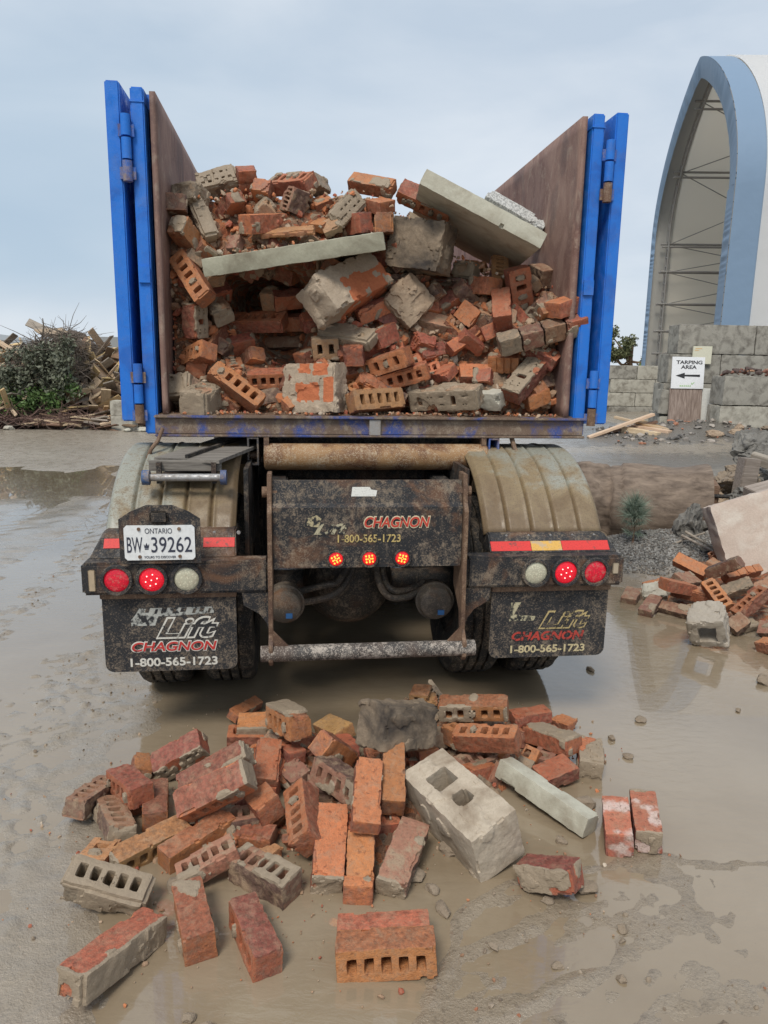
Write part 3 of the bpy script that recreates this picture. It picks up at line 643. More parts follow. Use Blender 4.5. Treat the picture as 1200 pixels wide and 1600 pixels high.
BRICKS = [
 (0, 'g1', -0.704, 1.706, 0.052, 0.553, -0.631, -0.336, 0.429, 0.298, 0.081, 0.083, 'ct=.8 c=o mH=1 mL=1', "long orange brick half coated in grey mud, nearest the photo's left bottom corner"),
 (0, 'g2', -0.808, 1.934, 0.068, 0.156, -0.011, -0.977, -0.145, 0.236, 0.089, 0.076, 'ct=.85 c=g hole=5', 'grey mud-coated five-hole brick lying flat at the left of the ground pile'),
 (0, 'g3', -0.525, 1.838, 0.043, 0.386, -0.391, -0.620, 0.561, 0.227, 0.097, 0.087, 'ct=.12 c=o hole=5', 'bright orange brick lying end-on in mud between the grey muddy brick and the red brick'),
 (0, 'g4', -0.343, 1.791, 0.035, 0.378, -0.346, -0.608, 0.606, 0.232, 0.087, 0.082, 'ct=.1 c=r hole=5 endo', 'deep red faced brick with an orange end and a grey pebble stuck on its side'),
 (0, 'g5', -0.354, 2.033, 0.035, 0.003, 0.287, 0.957, 0.035, 0.228, 0.092, 0.089, 'ct=.4 c=d hole=5 mH=.6', 'dark brick with mortar over half its top and two open holes'),
 (0, 'g6', -0.359, 2.166, 0.021, 0.003, 0.342, 0.940, -0.001, 0.079, 0.058, 0.044, 'ct=.0 c=y brk', 'small yellow broken brick piece resting on the dark two-holed brick'),
 (0, 'g7', -0.537, 2.063, 0.055, 0.032, -0.965, -0.215, -0.146, 0.190, 0.094, 0.062, 'ct=.25 c=p hole=5 plug', 'pinkish brick with a row of grey pebbles plugging its holes'),
 (0, 'g8', -0.752, 2.174, 0.038, 0.734, -0.570, -0.247, 0.274, 0.253, 0.077, 0.075, 'ct=.08 c=y hole=5 mL=.6', 'yellowish orange long brick lying parallel just left of another'),
 (0, 'g9', -0.604, 2.200, 0.039, 0.695, -0.594, -0.296, 0.278, 0.259, 0.078, 0.075, 'ct=.05 c=o hole=0', 'smooth orange long brick lying behind the pebble-plugged brick'),
 (0, 'g10', -0.906, 2.146, 0.021, 0.745, -0.028, 0.032, 0.666, 0.146, 0.096, 0.059, 'ct=.08 c=y hole=3 brk', "short yellow-orange broken brick with a groove at the pile's left edge"),
 (0, 'g11', -0.926, 2.315, 0.039, 0.488, 0.006, 0.122, 0.864, 0.249, 0.092, 0.062, 'ct=.5 c=d hole=5 mL=.85', 'grey-fronted brick with holes on top, tucked under the rough orange brick'),
 (0, 'g12', -0.912, 2.443, 0.082, 0.266, -0.302, -0.627, 0.667, 0.209, 0.078, 0.090, 'ct=.02 c=o hole=5 rough', 'rough-faced orange brick perched on others at the left of the pile'),
 (0, 'g13', -1.045, 2.427, 0.048, 0.758, -0.049, 0.102, 0.643, 0.241, 0.084, 0.070, 'ct=.2 c=d hole=5 mL=.2', 'dark brown brick lying furthest left of the ground pile'),
 (0, 'g14', -0.812, 2.414, 0.027, 0.435, -0.415, -0.565, 0.565, 0.218, 0.075, 0.088, 'ct=.05 c=r', 'dark red brick lying end-on beside the rough orange brick'),
 (0, 'g15', -0.953, 2.695, 0.022, 0.571, 0.096, 0.142, 0.803, 0.163, 0.074, 0.048, 'ct=.1 c=r brk', 'small dark red broken brick peeking out behind the left bricks'),
 (0, 'g16', -0.781, 2.641, 0.097, 0.838, -0.481, -0.253, -0.051, 0.206, 0.087, 0.085, 'ct=.35 c=r hole=5 plug mH=.85', "red brick tipped up with mud-plugged holes at the pile's upper left"),
 (0, 'g17', -0.562, 2.272, 0.175, 0.230, 0.058, 0.890, -0.389, 0.254, 0.095, 0.093, 'ct=.12 c=r hole=5 rough mL=.9', 'long rough red brick with holes and pebbles on its lower side and a mortared end'),
 (0, 'g17a', -0.590, 2.413, 0.166, 0.248, 0.073, 0.855, -0.449, 0.258, 0.094, 0.076, 'ct=.15 c=r rough mL=.9', 'long rough red brick lying behind and parallel to the pebble-holed one'),
 (0, 'g18', -0.435, 2.588, 0.087, 0.668, 0.137, -0.006, 0.732, 0.222, 0.095, 0.080, 'ct=.12 c=o', 'orange brick lying end-on with two mud dabs on its top'),
 (0, 'g19', -0.397, 2.309, 0.102, 0.104, 0.460, 0.869, 0.149, 0.104, 0.091, 0.088, 'ct=.12 c=o rough', 'half orange brick with a dark red speckled face in the middle of the left pile'),
 (0, 'g20', -0.253, 2.245, 0.104, 0.609, -0.171, -0.331, 0.700, 0.247, 0.088, 0.090, 'ct=.0 c=o hole=5 rside', 'five-hole orange brick leaning upright in the middle of the pile'),
 (0, 'g21', -0.133, 2.429, 0.122, 0.327, -0.253, -0.542, 0.731, 0.266, 0.088, 0.093, 'ct=.3 c=d hole=4 nH=.6', 'dark topped brick with two open holes lying across the red bricks'),
 (0, 'g22', -0.041, 2.259, 0.182, 0.698, 0.141, -0.059, 0.700, 0.276, 0.092, 0.054, 'ct=.1 c=r', 'red brick lying beneath the dark topped two-hole brick'),
 (0, 'g23', 0.049, 2.388, 0.169, 0.702, 0.122, -0.100, 0.695, 0.263, 0.080, 0.075, 'ct=.05 c=r', 'straight red brick lying lengthwise left of the concrete block'),
 (0, 'g24', 0.107, 2.796, 0.103, 0.514, 0.238, 0.722, -0.397, 0.187, 0.073, 0.097, 'ct=.1 c=r hole=5', 'purple-red brick standing on end with holes facing right'),
 (0, 'g25', -0.158, 2.150, 0.061, 0.697, 0.102, -0.056, 0.708, 0.289, 0.101, 0.082, 'ct=.15 c=r mL=.95', 'long worn red brick lying lengthwise with a muddy grey end'),
 (0, 'g26', -0.055, 2.104, 0.052, 0.696, 0.086, -0.115, 0.703, 0.179, 0.089, 0.057, 'ct=.05 c=r', 'red brick with an orange end lying beside the long worn one'),
 (0, 'g27', -0.059, 1.988, 0.023, 0.719, 0.003, 0.008, 0.695, 0.048, 0.092, 0.073, 'ct=.1 c=o', 'short orange brick stub below the red brick with the orange end'),
 (0, 'g28', 0.082, 2.119, 0.052, 0.804, 0.121, -0.040, 0.581, 0.251, 0.098, 0.070, 'ct=.25 c=d mL=.85', "dark weathered brick with a grey end lying left of the concrete block's foot"),
 (0, 'g29', 0.026, 1.725, 0.043, 0.691, -0.722, -0.031, -0.009, 0.270, 0.095, 0.084, 'ct=.04 c=o hole=5', 'pair of orange bricks mortared together, nearest the camera'),
 (0, 'g31', -0.417, 2.239, 0.032, 0.748, -0.652, 0.059, -0.110, 0.133, 0.050, 0.071, 'ct=.03 c=o', 'smooth rounded orange brick piece above the small yellow piece'),
 (0, 'g32', -0.531, 2.932, 0.070, 0.996, 0.082, -0.010, 0.032, 0.162, 0.104, 0.071, 'ct=.3 c=o brk mW=.85', "orange wedge of brick with a mortar underside at the pile's top left"),
 (0, 'g33', -0.374, 2.763, 0.185, 0.284, -0.375, -0.584, 0.662, 0.215, 0.095, 0.098, 'ct=.1 c=o hole=4 mW=1', 'brick with a thick crust of mortar on top at the back left of the pile'),
 (0, 'g33b', -0.624, 3.154, 0.037, 0.842, 0.155, 0.129, 0.501, 0.190, 0.056, 0.047, 'ct=.1 c=r', 'reddish brick lying behind the orange wedge'),
 (0, 'g34', -0.201, 2.944, 0.053, 0.125, 0.429, 0.892, 0.071, 0.177, 0.099, 0.061, 'ct=.05 c=y', "flat yellow-orange brick at the back of the pile's middle"),
 (0, 'g35', -0.178, 2.644, 0.118, 0.584, -0.648, 0.022, 0.488, 0.189, 0.095, 0.084, 'ct=.3 c=r rough', 'rough red brick with a mortar ridge in front of the yellow-orange one'),
 (0, 'g36', -0.324, 2.594, 0.045, 0.461, -0.067, -0.160, 0.870, 0.120, 0.092, 0.062, 'ct=.1 c=d', 'dark purple brick half hidden above the upright five-hole brick'),
 (0, 'g37', -0.354, 2.697, 0.081, 0.480, 0.005, 0.069, 0.874, 0.105, 0.083, 0.051, 'ct=.0 c=r rough brk', 'small rough red piece below the mortar-crusted brick'),
 (0, 'g38', -0.137, 2.794, 0.063, 0.555, -0.052, 0.102, 0.824, 0.145, 0.062, 0.059, 'ct=.1 c=r', 'red brick end half hidden left of the grey concrete chunk'),
 (0, 'g41', 0.196, 3.022, 0.186, 0.755, -0.635, 0.070, -0.148, 0.127, 0.047, 0.085, 'ct=.0 c=y hole=2 brk', 'small broken yellow brick with two square holes on the grey chunk'),
 (0, 'g42', 0.384, 2.841, 0.217, 0.758, -0.642, 0.024, -0.113, 0.283, 0.075, 0.085, 'ct=.15 c=o hole=5 mH=.4', 'orange brick with mortar on its right half at the back of the pile'),
 (0, 'g43', 0.423, 2.694, 0.159, 0.129, 0.200, 0.964, 0.119, 0.259, 0.079, 0.082, 'ct=.02 c=o hole=5', 'bright orange brick with five holes on its top above the concrete block'),
 (0, 'g44', 0.658, 3.005, 0.102, 0.994, -0.018, -0.033, 0.104, 0.170, 0.084, 0.048, 'ct=.05 c=o', 'flat orange brick at the very back of the pile'),
 (0, 'g45', 0.719, 2.850, 0.078, 0.050, 0.436, 0.897, -0.047, 0.234, 0.100, 0.064, 'ct=.25 c=o mH=.45', 'orange brick with a mortar patch and a dark underside at the back right'),
 (0, 'g46', 0.834, 3.093, 0.021, 0.089, 0.448, 0.888, 0.054, 0.102, 0.071, 0.047, 'ct=.05 c=r', 'small red brick at the far right back corner of the pile'),
 (0, 'g47', 0.611, 2.775, 0.044, 0.098, 0.336, 0.854, 0.385, 0.090, 0.066, 0.051, 'ct=.0 c=o hole=1 brk', 'small orange fragment with one square hole above the concrete slab'),
 (0, 'g48', 0.691, 2.647, 0.043, 0.972, 0.067, -0.057, 0.219, 0.156, 0.101, 0.057, 'ct=.03 c=r', 'flat deep red brick behind the pale concrete slab'),
 (0, 'g49', 0.860, 2.770, 0.038, 0.781, 0.040, -0.012, 0.623, 0.172, 0.096, 0.087, 'ct=.35 c=o nH=.6 mL=.7', 'mud-streaked brick standing at the right end of the back row'),
 (0, 'g52', 0.831, 2.307, 0.044, 0.780, -0.019, -0.052, 0.623, 0.213, 0.090, 0.095, 'ct=.05 c=w', 'pair of red bricks with white stains, mortared side by side, furthest right in the puddle'),
 (0, 'g53', 0.533, 2.040, 0.057, 0.593, -0.738, 0.120, -0.300, 0.189, 0.081, 0.094, 'ct=.5 c=r mH=.75', "muddy fronted red brick alone in front of the concrete block's lower end"),
 (0, 'g54', 0.171, 2.719, 0.077, 0.543, -0.135, 0.041, 0.828, 0.152, 0.093, 0.062, 'ct=.02 c=o', "orange brick mostly hidden behind the concrete block's upper corner"),
 (0, 'g55', 0.390, 2.645, 0.041, 0.034, 0.301, -0.949, 0.084, 0.119, 0.079, 0.061, 'ct=.02 c=o', 'orange brick corner wedged between the block and the pale slab'),
 (0, 'k1', 0.069, 2.603, 0.261, 0.923, -0.122, 0.104, 0.349, 0.279, 0.152, 0.158, 'chunk=dk', 'dark weathered concrete chunk standing at the back of the pile'),
 (0, 'k2', 0.279, 2.274, 0.112, 0.057, 0.487, 0.859, 0.146, 0.410, 0.185, 0.191, 'block', 'concrete block with two square holes leaning on the bricks'),
 (0, 'k3', 0.614, 2.474, 0.055, 0.098, -0.409, -0.904, 0.080, 0.406, 0.081, 0.074, 'slab', 'pale greenish concrete slab lying tilted at the right of the pile'),
 (0, 'k4', 0.196, 2.833, 0.095, 0.433, -0.044, 0.062, 0.898, 0.178, 0.132, 0.055, 'chunk=tan', 'flat tan mortar slab behind the concrete block'),
 (0, 'k5', 0.448, 2.876, 0.139, 0.035, 0.286, -0.955, 0.075, 0.110, 0.066, 0.040, 'chunk=tan', 'small tan mortar lump between the two orange five-hole bricks'),
 (1, 'b1', -0.867, 3.980, 2.483, 0.074, -0.150, 0.832, 0.529, 0.195, 0.096, 0.085, 'ct=.85 c=g hole=5 plug mH=1', "grey mortar-faced brick with plugged holes, topmost at the load's left"),
 (1, 'b2', -0.981, 3.873, 2.390, 0.003, -0.189, -0.965, 0.182, 0.139, 0.106, 0.091, 'ct=.8 c=g mL=.8', 'grey brick leaning below the topmost mortar-faced one'),
 (1, 'b3', -1.028, 3.802, 2.338, 0.017, 0.628, 0.778, 0.004, 0.209, 0.097, 0.078, 'ct=.2 c=d', "dark brown brick end against the bin's left wall, upper of two"),
 (1, 'b4', -0.910, 3.825, 2.284, 0.334, -0.425, -0.758, -0.366, 0.224, 0.061, 0.051, 'ct=.75 c=g', 'thin grey brick sloping down beside the left wall'),
 (1, 'b5', -0.968, 3.746, 2.183, 0.635, 0.467, 0.570, 0.233, 0.195, 0.093, 0.089, 'ct=.2 c=o mL=.5', 'orange sided brick tilted downward against the left wall'),
 (1, 'b6', -0.935, 3.697, 1.992, 0.460, 0.144, -0.560, 0.674, 0.289, 0.094, 0.083, 'ct=.0 c=o hole=5', 'five-hole orange brick hanging steeply below the left end of the slab'),
 (1, 'b7', -0.796, 3.917, 2.352, 0.289, 0.390, 0.874, 0.003, 0.168, 0.100, 0.063, 'ct=.15 c=r rough', 'dark red brick standing on end left of the orange brick on the slab'),
 (1, 'b8', -0.720, 3.996, 2.463, 0.541, -0.421, 0.232, 0.690, 0.199, 0.093, 0.073, 'ct=.0 c=r groove', 'smooth dark red brick with ridges standing upright at the top'),
 (1, 'b9', -0.617, 3.833, 2.270, 0.897, 0.096, -0.056, 0.427, 0.235, 0.097, 0.087, 'ct=.1 c=o rough', "orange brick with a dark rough end lying on the slab's rubble"),
 (1, 'b10', -0.492, 4.006, 2.489, 0.067, 0.273, 0.910, 0.305, 0.241, 0.104, 0.076, 'ct=.3 c=o hole=5 mH=.5', 'orange brick with two holes and mortar between them on the top edge'),
 (1, 'b11', -0.371, 4.071, 2.495, 0.729, 0.400, 0.301, 0.467, 0.142, 0.080, 0.077, 'ct=.6 c=g', 'grey speckled brick end at the top beside the two-holed orange brick'),
 (1, 'b12', -0.471, 3.922, 2.393, 0.752, 0.319, -0.551, 0.171, 0.117, 0.087, 0.097, 'ct=.1 c=d hole=5', 'dark brown brick with narrow slots near the top middle'),
 (1, 'b13', -0.343, 4.003, 2.399, 0.913, 0.319, -0.136, 0.215, 0.096, 0.081, 0.049, 'ct=.5 c=o', 'tan brick half behind the dark slotted brick'),
 (1, 'b14', -0.219, 3.918, 2.349, 0.107, -0.441, 0.641, 0.618, 0.195, 0.087, 0.062, 'ct=.7 c=t hole=5 plug mH=.9', 'tan mortar-coated brick tilted steeply near the right end of the slab'),
 (1, 'b15', -0.330, 3.893, 2.278, 0.838, 0.206, -0.207, 0.461, 0.103, 0.083, 0.050, 'ct=.1 c=o brk', 'broken orange piece left of the steep tan brick'),
 (1, 'b16', -0.284, 3.862, 2.262, 0.831, 0.514, -0.181, 0.110, 0.089, 0.071, 0.051, 'ct=.6 c=t', "small tan brick end on the slab's rubble"),
 (1, 'b17', -0.470, 3.798, 2.229, 0.965, 0.225, -0.049, -0.125, 0.299, 0.096, 0.026, 'ct=.2 c=y brk', "thin broken yellowish brick slice lying on the slab's edge"),
 (1, 'b18', -0.764, 3.808, 2.163, 0.118, 0.190, 0.862, 0.455, 0.100, 0.082, 0.048, 'ct=.2 c=d brk', "dark red broken wedge on the rubble at the slab's left"),
 (1, 'b20', -0.089, 4.060, 2.501, 0.035, -0.204, -0.900, -0.384, 0.241, 0.086, 0.067, 'ct=.3 c=o mH=.65', "orange brick with a crust of mortar on top at the load's top centre"),
 (1, 'b21', 0.186, 4.018, 2.418, 0.948, -0.242, 0.206, -0.001, 0.288, 0.083, 0.092, 'ct=.1 c=r hole=5 plug rough', 'dark red brick with plugged round holes sloping beside the leaning slab'),
 (1, 'b22', -0.043, 3.950, 2.382, 0.071, -0.403, -0.893, -0.187, 0.112, 0.101, 0.061, 'ct=.15 c=o', 'orange broken brick above two red brick ends'),
 (1, 'b23a', -0.162, 3.924, 2.287, 0.352, 0.327, 0.576, 0.661, 0.189, 0.096, 0.079, 'ct=.1 c=r', 'left one of two red brick ends beside the dark concrete chunk'),
 (1, 'b23b', -0.024, 3.940, 2.288, 0.517, 0.492, 0.482, 0.507, 0.189, 0.095, 0.091, 'ct=.1 c=r', 'right one of two red brick ends beside the dark concrete chunk'),
 (1, 'b24', 0.167, 3.938, 2.188, 0.078, -0.232, -0.969, 0.020, 0.295, 0.170, 0.240, 'chunk=dk', 'large dark weathered concrete chunk in the middle of the load'),
 (1, 'b25', 0.438, 4.102, 2.312, 0.222, 0.005, -0.975, 0.020, 0.646, 0.829, 0.079, 'slab', 'big pale concrete slab leaning down to the right at the top of the load'),
 (1, 'b26', 0.671, 4.302, 2.382, 0.261, 0.028, -0.889, 0.377, 0.359, 0.168, 0.084, 'chunk=speck', 'speckled grey concrete piece behind the leaning slab by the right wall'),
 (1, 'b27', 0.591, 4.117, 2.097, 0.655, 0.309, -0.241, 0.646, 0.188, 0.094, 0.060, 'ct=.0 c=y hole=5', 'yellow-orange five-hole brick standing under the leaning slab'),
 (1, 'b28', 0.509, 4.014, 2.009, 0.040, -0.435, -0.899, -0.009, 0.134, 0.113, 0.088, 'ct=.3 c=o', 'orange brick with a mortared left face below the yellow-orange one'),
 (1, 'b29', 0.690, 3.998, 1.965, 0.543, -0.293, -0.519, -0.592, 0.286, 0.117, 0.079, 'ct=.05 c=o hole=5 plugs', 'orange brick standing upright with stones in its square holes'),
 (1, 'b30', 0.814, 4.114, 2.076, 0.109, -0.522, -0.831, -0.157, 0.132, 0.088, 0.096, 'ct=.05 c=d', 'dark purple brick against the right wall under the leaning slab'),
 (1, 'b31', 0.416, 4.118, 2.100, 0.083, -0.307, -0.948, -0.017, 0.110, 0.075, 0.064, 'ct=.7 c=t', "tan mortar lump brick under the leaning slab's middle"),
 (1, 'b32', 0.474, 4.189, 2.127, 0.108, -0.196, -0.958, 0.180, 0.123, 0.063, 0.041, 'ct=.1 c=y', 'yellowish brick sliver under the leaning slab'),
 (1, 'b33', 0.771, 4.074, 2.035, 0.412, -0.486, -0.745, 0.199, 0.103, 0.060, 0.053, 'ct=.6 c=t', 'tan mortared brick left of the dark purple one'),
 (1, 'c1', -0.948, 3.744, 1.795, 0.663, 0.231, 0.699, -0.133, 0.160, 0.083, 0.083, 'ct=.25 c=r hole=3 plug nH=.9', 'dark red brick standing on end with a plugged tan side by the left wall'),
 (1, 'c2', -0.855, 3.862, 1.854, 0.451, 0.112, -0.305, 0.831, 0.134, 0.103, 0.083, 'ct=.5 c=d mL=.7 nH=.4', 'dark grey brick with plugs under the hanging five-hole brick'),
 (1, 'c3', -0.684, 4.019, 1.808, 0.957, 0.263, -0.048, -0.111, 0.313, 0.116, 0.069, 'ct=.05 c=o hole=5', 'orange brick with holes on top in the shade below the slab'),
 (1, 'c4', -0.618, 4.051, 1.912, 0.690, -0.263, 0.377, 0.560, 0.147, 0.089, 0.074, 'ct=.5 c=t', 'brown brick standing on end in the shade below the slab'),
 (1, 'c5', -0.522, 4.009, 1.926, 0.889, -0.434, -0.121, 0.089, 0.146, 0.086, 0.075, 'ct=.05 c=r', 'red brick in the shade left of the mortared chunk'),
 (1, 'c6', -0.493, 4.067, 1.811, 0.824, -0.566, 0.001, -0.026, 0.135, 0.079, 0.074, 'ct=.03 c=o', 'orange brick end below the red brick in the shade'),
 (1, 'c7', -0.568, 4.157, 1.700, 0.596, -0.802, -0.028, -0.004, 0.235, 0.063, 0.084, 'ct=.3 c=d', 'dark brick lying deepest in the shade below the slab'),
 (1, 'c8', -0.927, 3.734, 1.632, 0.222, -0.304, -0.507, 0.775, 0.180, 0.090, 0.093, 'ct=.1 c=o hole=5 rough', 'orange brick with slots and a red end above the steep five-hole brick'),
 (1, 'c9', -0.773, 3.936, 1.687, 0.888, -0.433, -0.150, 0.033, 0.177, 0.080, 0.074, 'ct=.35 c=o', 'brown-orange brick with mortar crumbs behind the steep five-hole brick'),
 (1, 'c10', -0.941, 3.756, 1.574, 0.087, 0.115, -0.753, 0.642, 0.101, 0.094, 0.073, 'ct=.1 c=o rough', 'rough orange brick half above the grey brick by the left wall'),
 (1, 'c11', -1.004, 3.691, 1.466, 0.755, -0.184, 0.116, 0.619, 0.130, 0.120, 0.099, 'ct=.9 c=g', 'grey mud-covered brick at the lower left corner of the load'),
 (1, 'c12', -0.894, 3.628, 1.420, 0.783, 0.079, -0.047, 0.616, 0.183, 0.126, 0.111, 'ct=.85 c=t hole=3', "tan mortar-coated brick end on the bin's lip at the left"),
 (1, 'c13', -0.736, 3.682, 1.481, 0.407, -0.861, 0.165, 0.258, 0.290, 0.090, 0.079, 'ct=.05 c=o hole=5', "five-hole orange brick sloping down to the bin's lip at the left"),
 (1, 'c14', -0.597, 3.812, 1.523, 0.833, -0.553, -0.030, -0.001, 0.211, 0.079, 0.084, 'ct=.05 c=o hole=4', 'orange brick with dark holes behind the sloping five-hole brick'),
 (1, 'c15', -0.356, 3.732, 1.477, 0.014, 0.200, 0.978, -0.048, 0.289, 0.131, 0.240, 'chunk=mb', "pale mortar chunk with orange brick pieces set in it on the bin's lip"),
 (1, 'c16', -0.488, 3.711, 1.402, 0.249, -0.330, -0.876, -0.247, 0.090, 0.060, 0.049, 'ct=.0 c=o brk', 'bright orange broken lump in front of the pale mortar chunk'),
 (1, 'c17', -0.195, 3.837, 1.742, 0.869, -0.426, 0.178, -0.176, 0.289, 0.049, 0.104, 'ct=.85 c=t hole=5 plug mH=.9', 'tan ridged mortar-coated brick below the big mortared chunk'),
 (1, 'c18', -0.304, 3.825, 1.680, 0.803, -0.595, -0.001, -0.043, 0.136, 0.108, 0.074, 'ct=.6 c=t hole=2', 'tan brick half below the ridged mortar-coated brick'),
 (1, 'c19', -0.160, 3.808, 1.656, 0.053, -0.722, -0.684, -0.092, 0.157, 0.100, 0.102, 'ct=.1 c=r rough', 'rough red brick end facing out beside the tan half'),
 (1, 'd1', -0.211, 3.828, 1.967, 0.743, 0.492, 0.054, 0.450, 0.441, 0.201, 0.182, 'chunk=mb2', "big mortared chunk with a smooth grey end and red brick side in the load's middle"),
 (1, 'd2', 0.099, 3.955, 1.919, 0.633, 0.648, -0.177, 0.385, 0.211, 0.192, 0.126, 'chunk=tan', 'brown mortar-covered block right of the big mortared chunk'),
 (1, 'd3', -0.080, 3.914, 1.869, 0.789, -0.564, -0.244, -0.012, 0.169, 0.074, 0.084, 'ct=.1 c=r rough', 'red brick wedged under the big mortared chunk'),
 (1, 'd4', -0.018, 3.850, 1.742, 0.924, 0.026, -0.192, 0.331, 0.133, 0.085, 0.095, 'ct=.1 c=o', 'orange brick with a dark end below the brown mortar-covered block'),
 (1, 'd5', -0.031, 3.808, 1.599, 0.723, -0.624, 0.064, -0.290, 0.341, 0.093, 0.086, 'ct=.05 c=o hole=5', "orange brick with four dark holes, upper of three stacked near the lip's middle"),
 (1, 'd6', 0.072, 3.807, 1.540, 0.799, -0.576, -0.049, -0.165, 0.292, 0.085, 0.064, 'ct=.03 c=o hole=5', 'orange brick with square holes, middle of three stacked near the lip'),
 (1, 'd7', -0.051, 3.712, 1.426, 0.562, -0.773, -0.251, 0.151, 0.291, 0.102, 0.085, 'ct=.0 c=y hole=5 rside', 'yellow-orange five-hole brick, lowest of three stacked on the lip'),
 (1, 'd8', 0.301, 3.770, 1.444, 0.784, -0.570, 0.113, -0.219, 0.357, 0.103, 0.090, 'ct=.8 c=t hole=5 plug mH=.95 mW=.5', "tan brick with five pale plugs and a rough top on the bin's lip"),
 (1, 'd9', 0.459, 3.905, 1.552, 0.001, -0.004, 0.946, 0.323, 0.162, 0.112, 0.072, 'ct=.03 c=o hole=1', 'smooth orange brick with a round hole behind the tan plugged brick'),
 (1, 'd10', 0.295, 3.851, 1.562, 0.155, 0.383, 0.870, 0.270, 0.116, 0.091, 0.052, 'ct=.1 c=o brk', 'broken orange brick piece left of the smooth holed one'),
 (1, 'd11', 0.540, 3.814, 1.435, 0.944, 0.152, -0.051, -0.288, 0.118, 0.079, 0.089, 'chunk=pale', "pale greenish concrete lump on the bin's lip"),
 (1, 'd12', 0.727, 3.848, 1.555, 0.859, 0.251, -0.252, 0.368, 0.334, 0.108, 0.077, 'ct=.3 c=r hole=5 plug nH=.85', 'long red brick with a tan plugged top, tilted up to the right wall'),
 (1, 'd13', 0.774, 3.854, 1.443, 0.774, -0.584, -0.243, 0.004, 0.128, 0.075, 0.074, 'ct=.15 c=o', 'orange brick end under the long tilted red brick'),
 (1, 'd14', 0.776, 3.801, 1.766, 0.859, -0.492, -0.126, -0.065, 0.455, 0.086, 0.089, 'row4', 'row of four dark bricks mortared together, tilted at the right wall'),
 (1, 'd15', 0.876, 3.812, 1.897, 0.946, 0.096, -0.119, 0.285, 0.159, 0.110, 0.077, 'ct=.05 c=o', 'orange brick with a dark end on top of the mortared row'),
 (1, 'd16', 0.585, 3.915, 1.889, 0.690, 0.207, -0.343, 0.603, 0.207, 0.095, 0.099, 'ct=.05 c=o rough', 'orange brick with a dark red end standing left of the upright holed brick'),
 (1, 'd17', 0.430, 3.999, 1.861, 0.659, 0.645, 0.050, -0.385, 0.116, 0.103, 0.084, 'ct=.05 c=r rough', 'rough red brick corner poking out among the rubble'),
 (1, 'd18', 0.438, 3.933, 1.722, 0.831, -0.437, 0.118, 0.323, 0.149, 0.060, 0.064, 'ct=.1 c=o', 'orange brick with a dark underside below the rough red corner'),
 (1, 'd19', 0.179, 3.919, 1.713, 0.077, 0.181, -0.931, 0.308, 0.129, 0.085, 0.066, 'ct=.05 c=o brk', 'broken orange brick in the rubble below the brown mortar-covered block'),
 (1, 'd19b', 0.351, 3.925, 1.693, 0.356, 0.552, 0.751, 0.068, 0.085, 0.083, 0.064, 'ct=.05 c=o brk', "small orange brick piece in the rubble's middle"),
 (1, 'd20', 0.610, 3.917, 1.617, 0.810, -0.566, 0.100, -0.116, 0.157, 0.086, 0.073, 'ct=.1 c=o groove', 'grooved orange-brown brick behind the long tilted red brick'),
 (1, 's1', -0.448, 3.804, 2.126, 0.994, 0.075, -0.080, 0.016, 0.853, 0.445, 0.082, 'slab2', 'long grey-green concrete slab spanning the left half of the load'),
 (2, 'r1', 2.252, 5.226, 0.184, 0.013, 0.386, 0.834, 0.394, 0.242, 0.090, 0.072, 'ct=.05 c=o', 'bright orange brick topmost at the back of the side pile below the rocks'),
 (2, 'r2', 2.367, 4.960, 0.250, 0.610, 0.594, -0.518, -0.084, 0.268, 0.081, 0.073, 'ct=.1 c=d', 'dark brown brick tilted up beside the topmost orange brick of the side pile'),
 (2, 'r3', 2.558, 5.081, 0.174, 0.934, 0.332, -0.040, 0.128, 0.278, 0.061, 0.087, 'ct=.05 c=o groove', 'ridged orange brick at the right of the side pile under the pinkish slab'),
 (2, 'r4', 1.972, 4.757, 0.169, 0.975, -0.017, 0.127, 0.179, 0.247, 0.102, 0.075, 'ct=.05 c=o', 'orange topped brick lying just behind the long muddy one in the side pile'),
 (2, 'r5', 2.093, 4.773, 0.119, 0.931, 0.103, -0.021, -0.348, 0.282, 0.083, 0.077, 'ct=.15 c=o', 'long brick with an orange top and muddy front in the middle of the side pile'),
 (2, 'r6', 2.177, 4.610, 0.158, 0.027, -0.626, -0.705, -0.333, 0.243, 0.090, 0.075, 'ct=.05 c=o hole=5', 'orange brick with holes on top pointing at the broken concrete block'),
 (2, 'r7', 2.320, 4.448, 0.163, 0.012, -0.939, -0.095, -0.331, 0.248, 0.087, 0.077, 'ct=.2 c=r hole=5', "brown brick with four square holes facing out at the side pile's right"),
 (2, 'r8', 2.464, 4.615, 0.161, 0.922, 0.295, 0.187, 0.168, 0.151, 0.088, 0.067, 'ct=.1 c=o', 'orange brick above the end of the four-holed brown one'),
 (2, 'r9', 2.194, 4.340, 0.062, 0.914, 0.279, -0.223, 0.191, 0.115, 0.099, 0.072, 'ct=.3 c=d', 'grey-brown brick end just right of the broken concrete block'),
 (2, 'r10', 2.372, 4.267, 0.057, 0.841, 0.319, -0.270, -0.345, 0.142, 0.090, 0.071, 'ct=.3 c=d', "dark muddy brick at the photo's right edge behind the short flat one"),
 (2, 'r11', 2.245, 4.028, 0.047, 0.839, 0.035, -0.184, -0.510, 0.149, 0.085, 0.067, 'ct=.3 c=r', "reddish muddy brick nearest the camera at the photo's right edge"),
 (2, 'r12', 2.001, 5.212, 0.031, 0.964, 0.088, -0.018, 0.252, 0.179, 0.101, 0.059, 'ct=.2 c=r', 'reddish brick behind the broken concrete piece at the left of the side pile'),
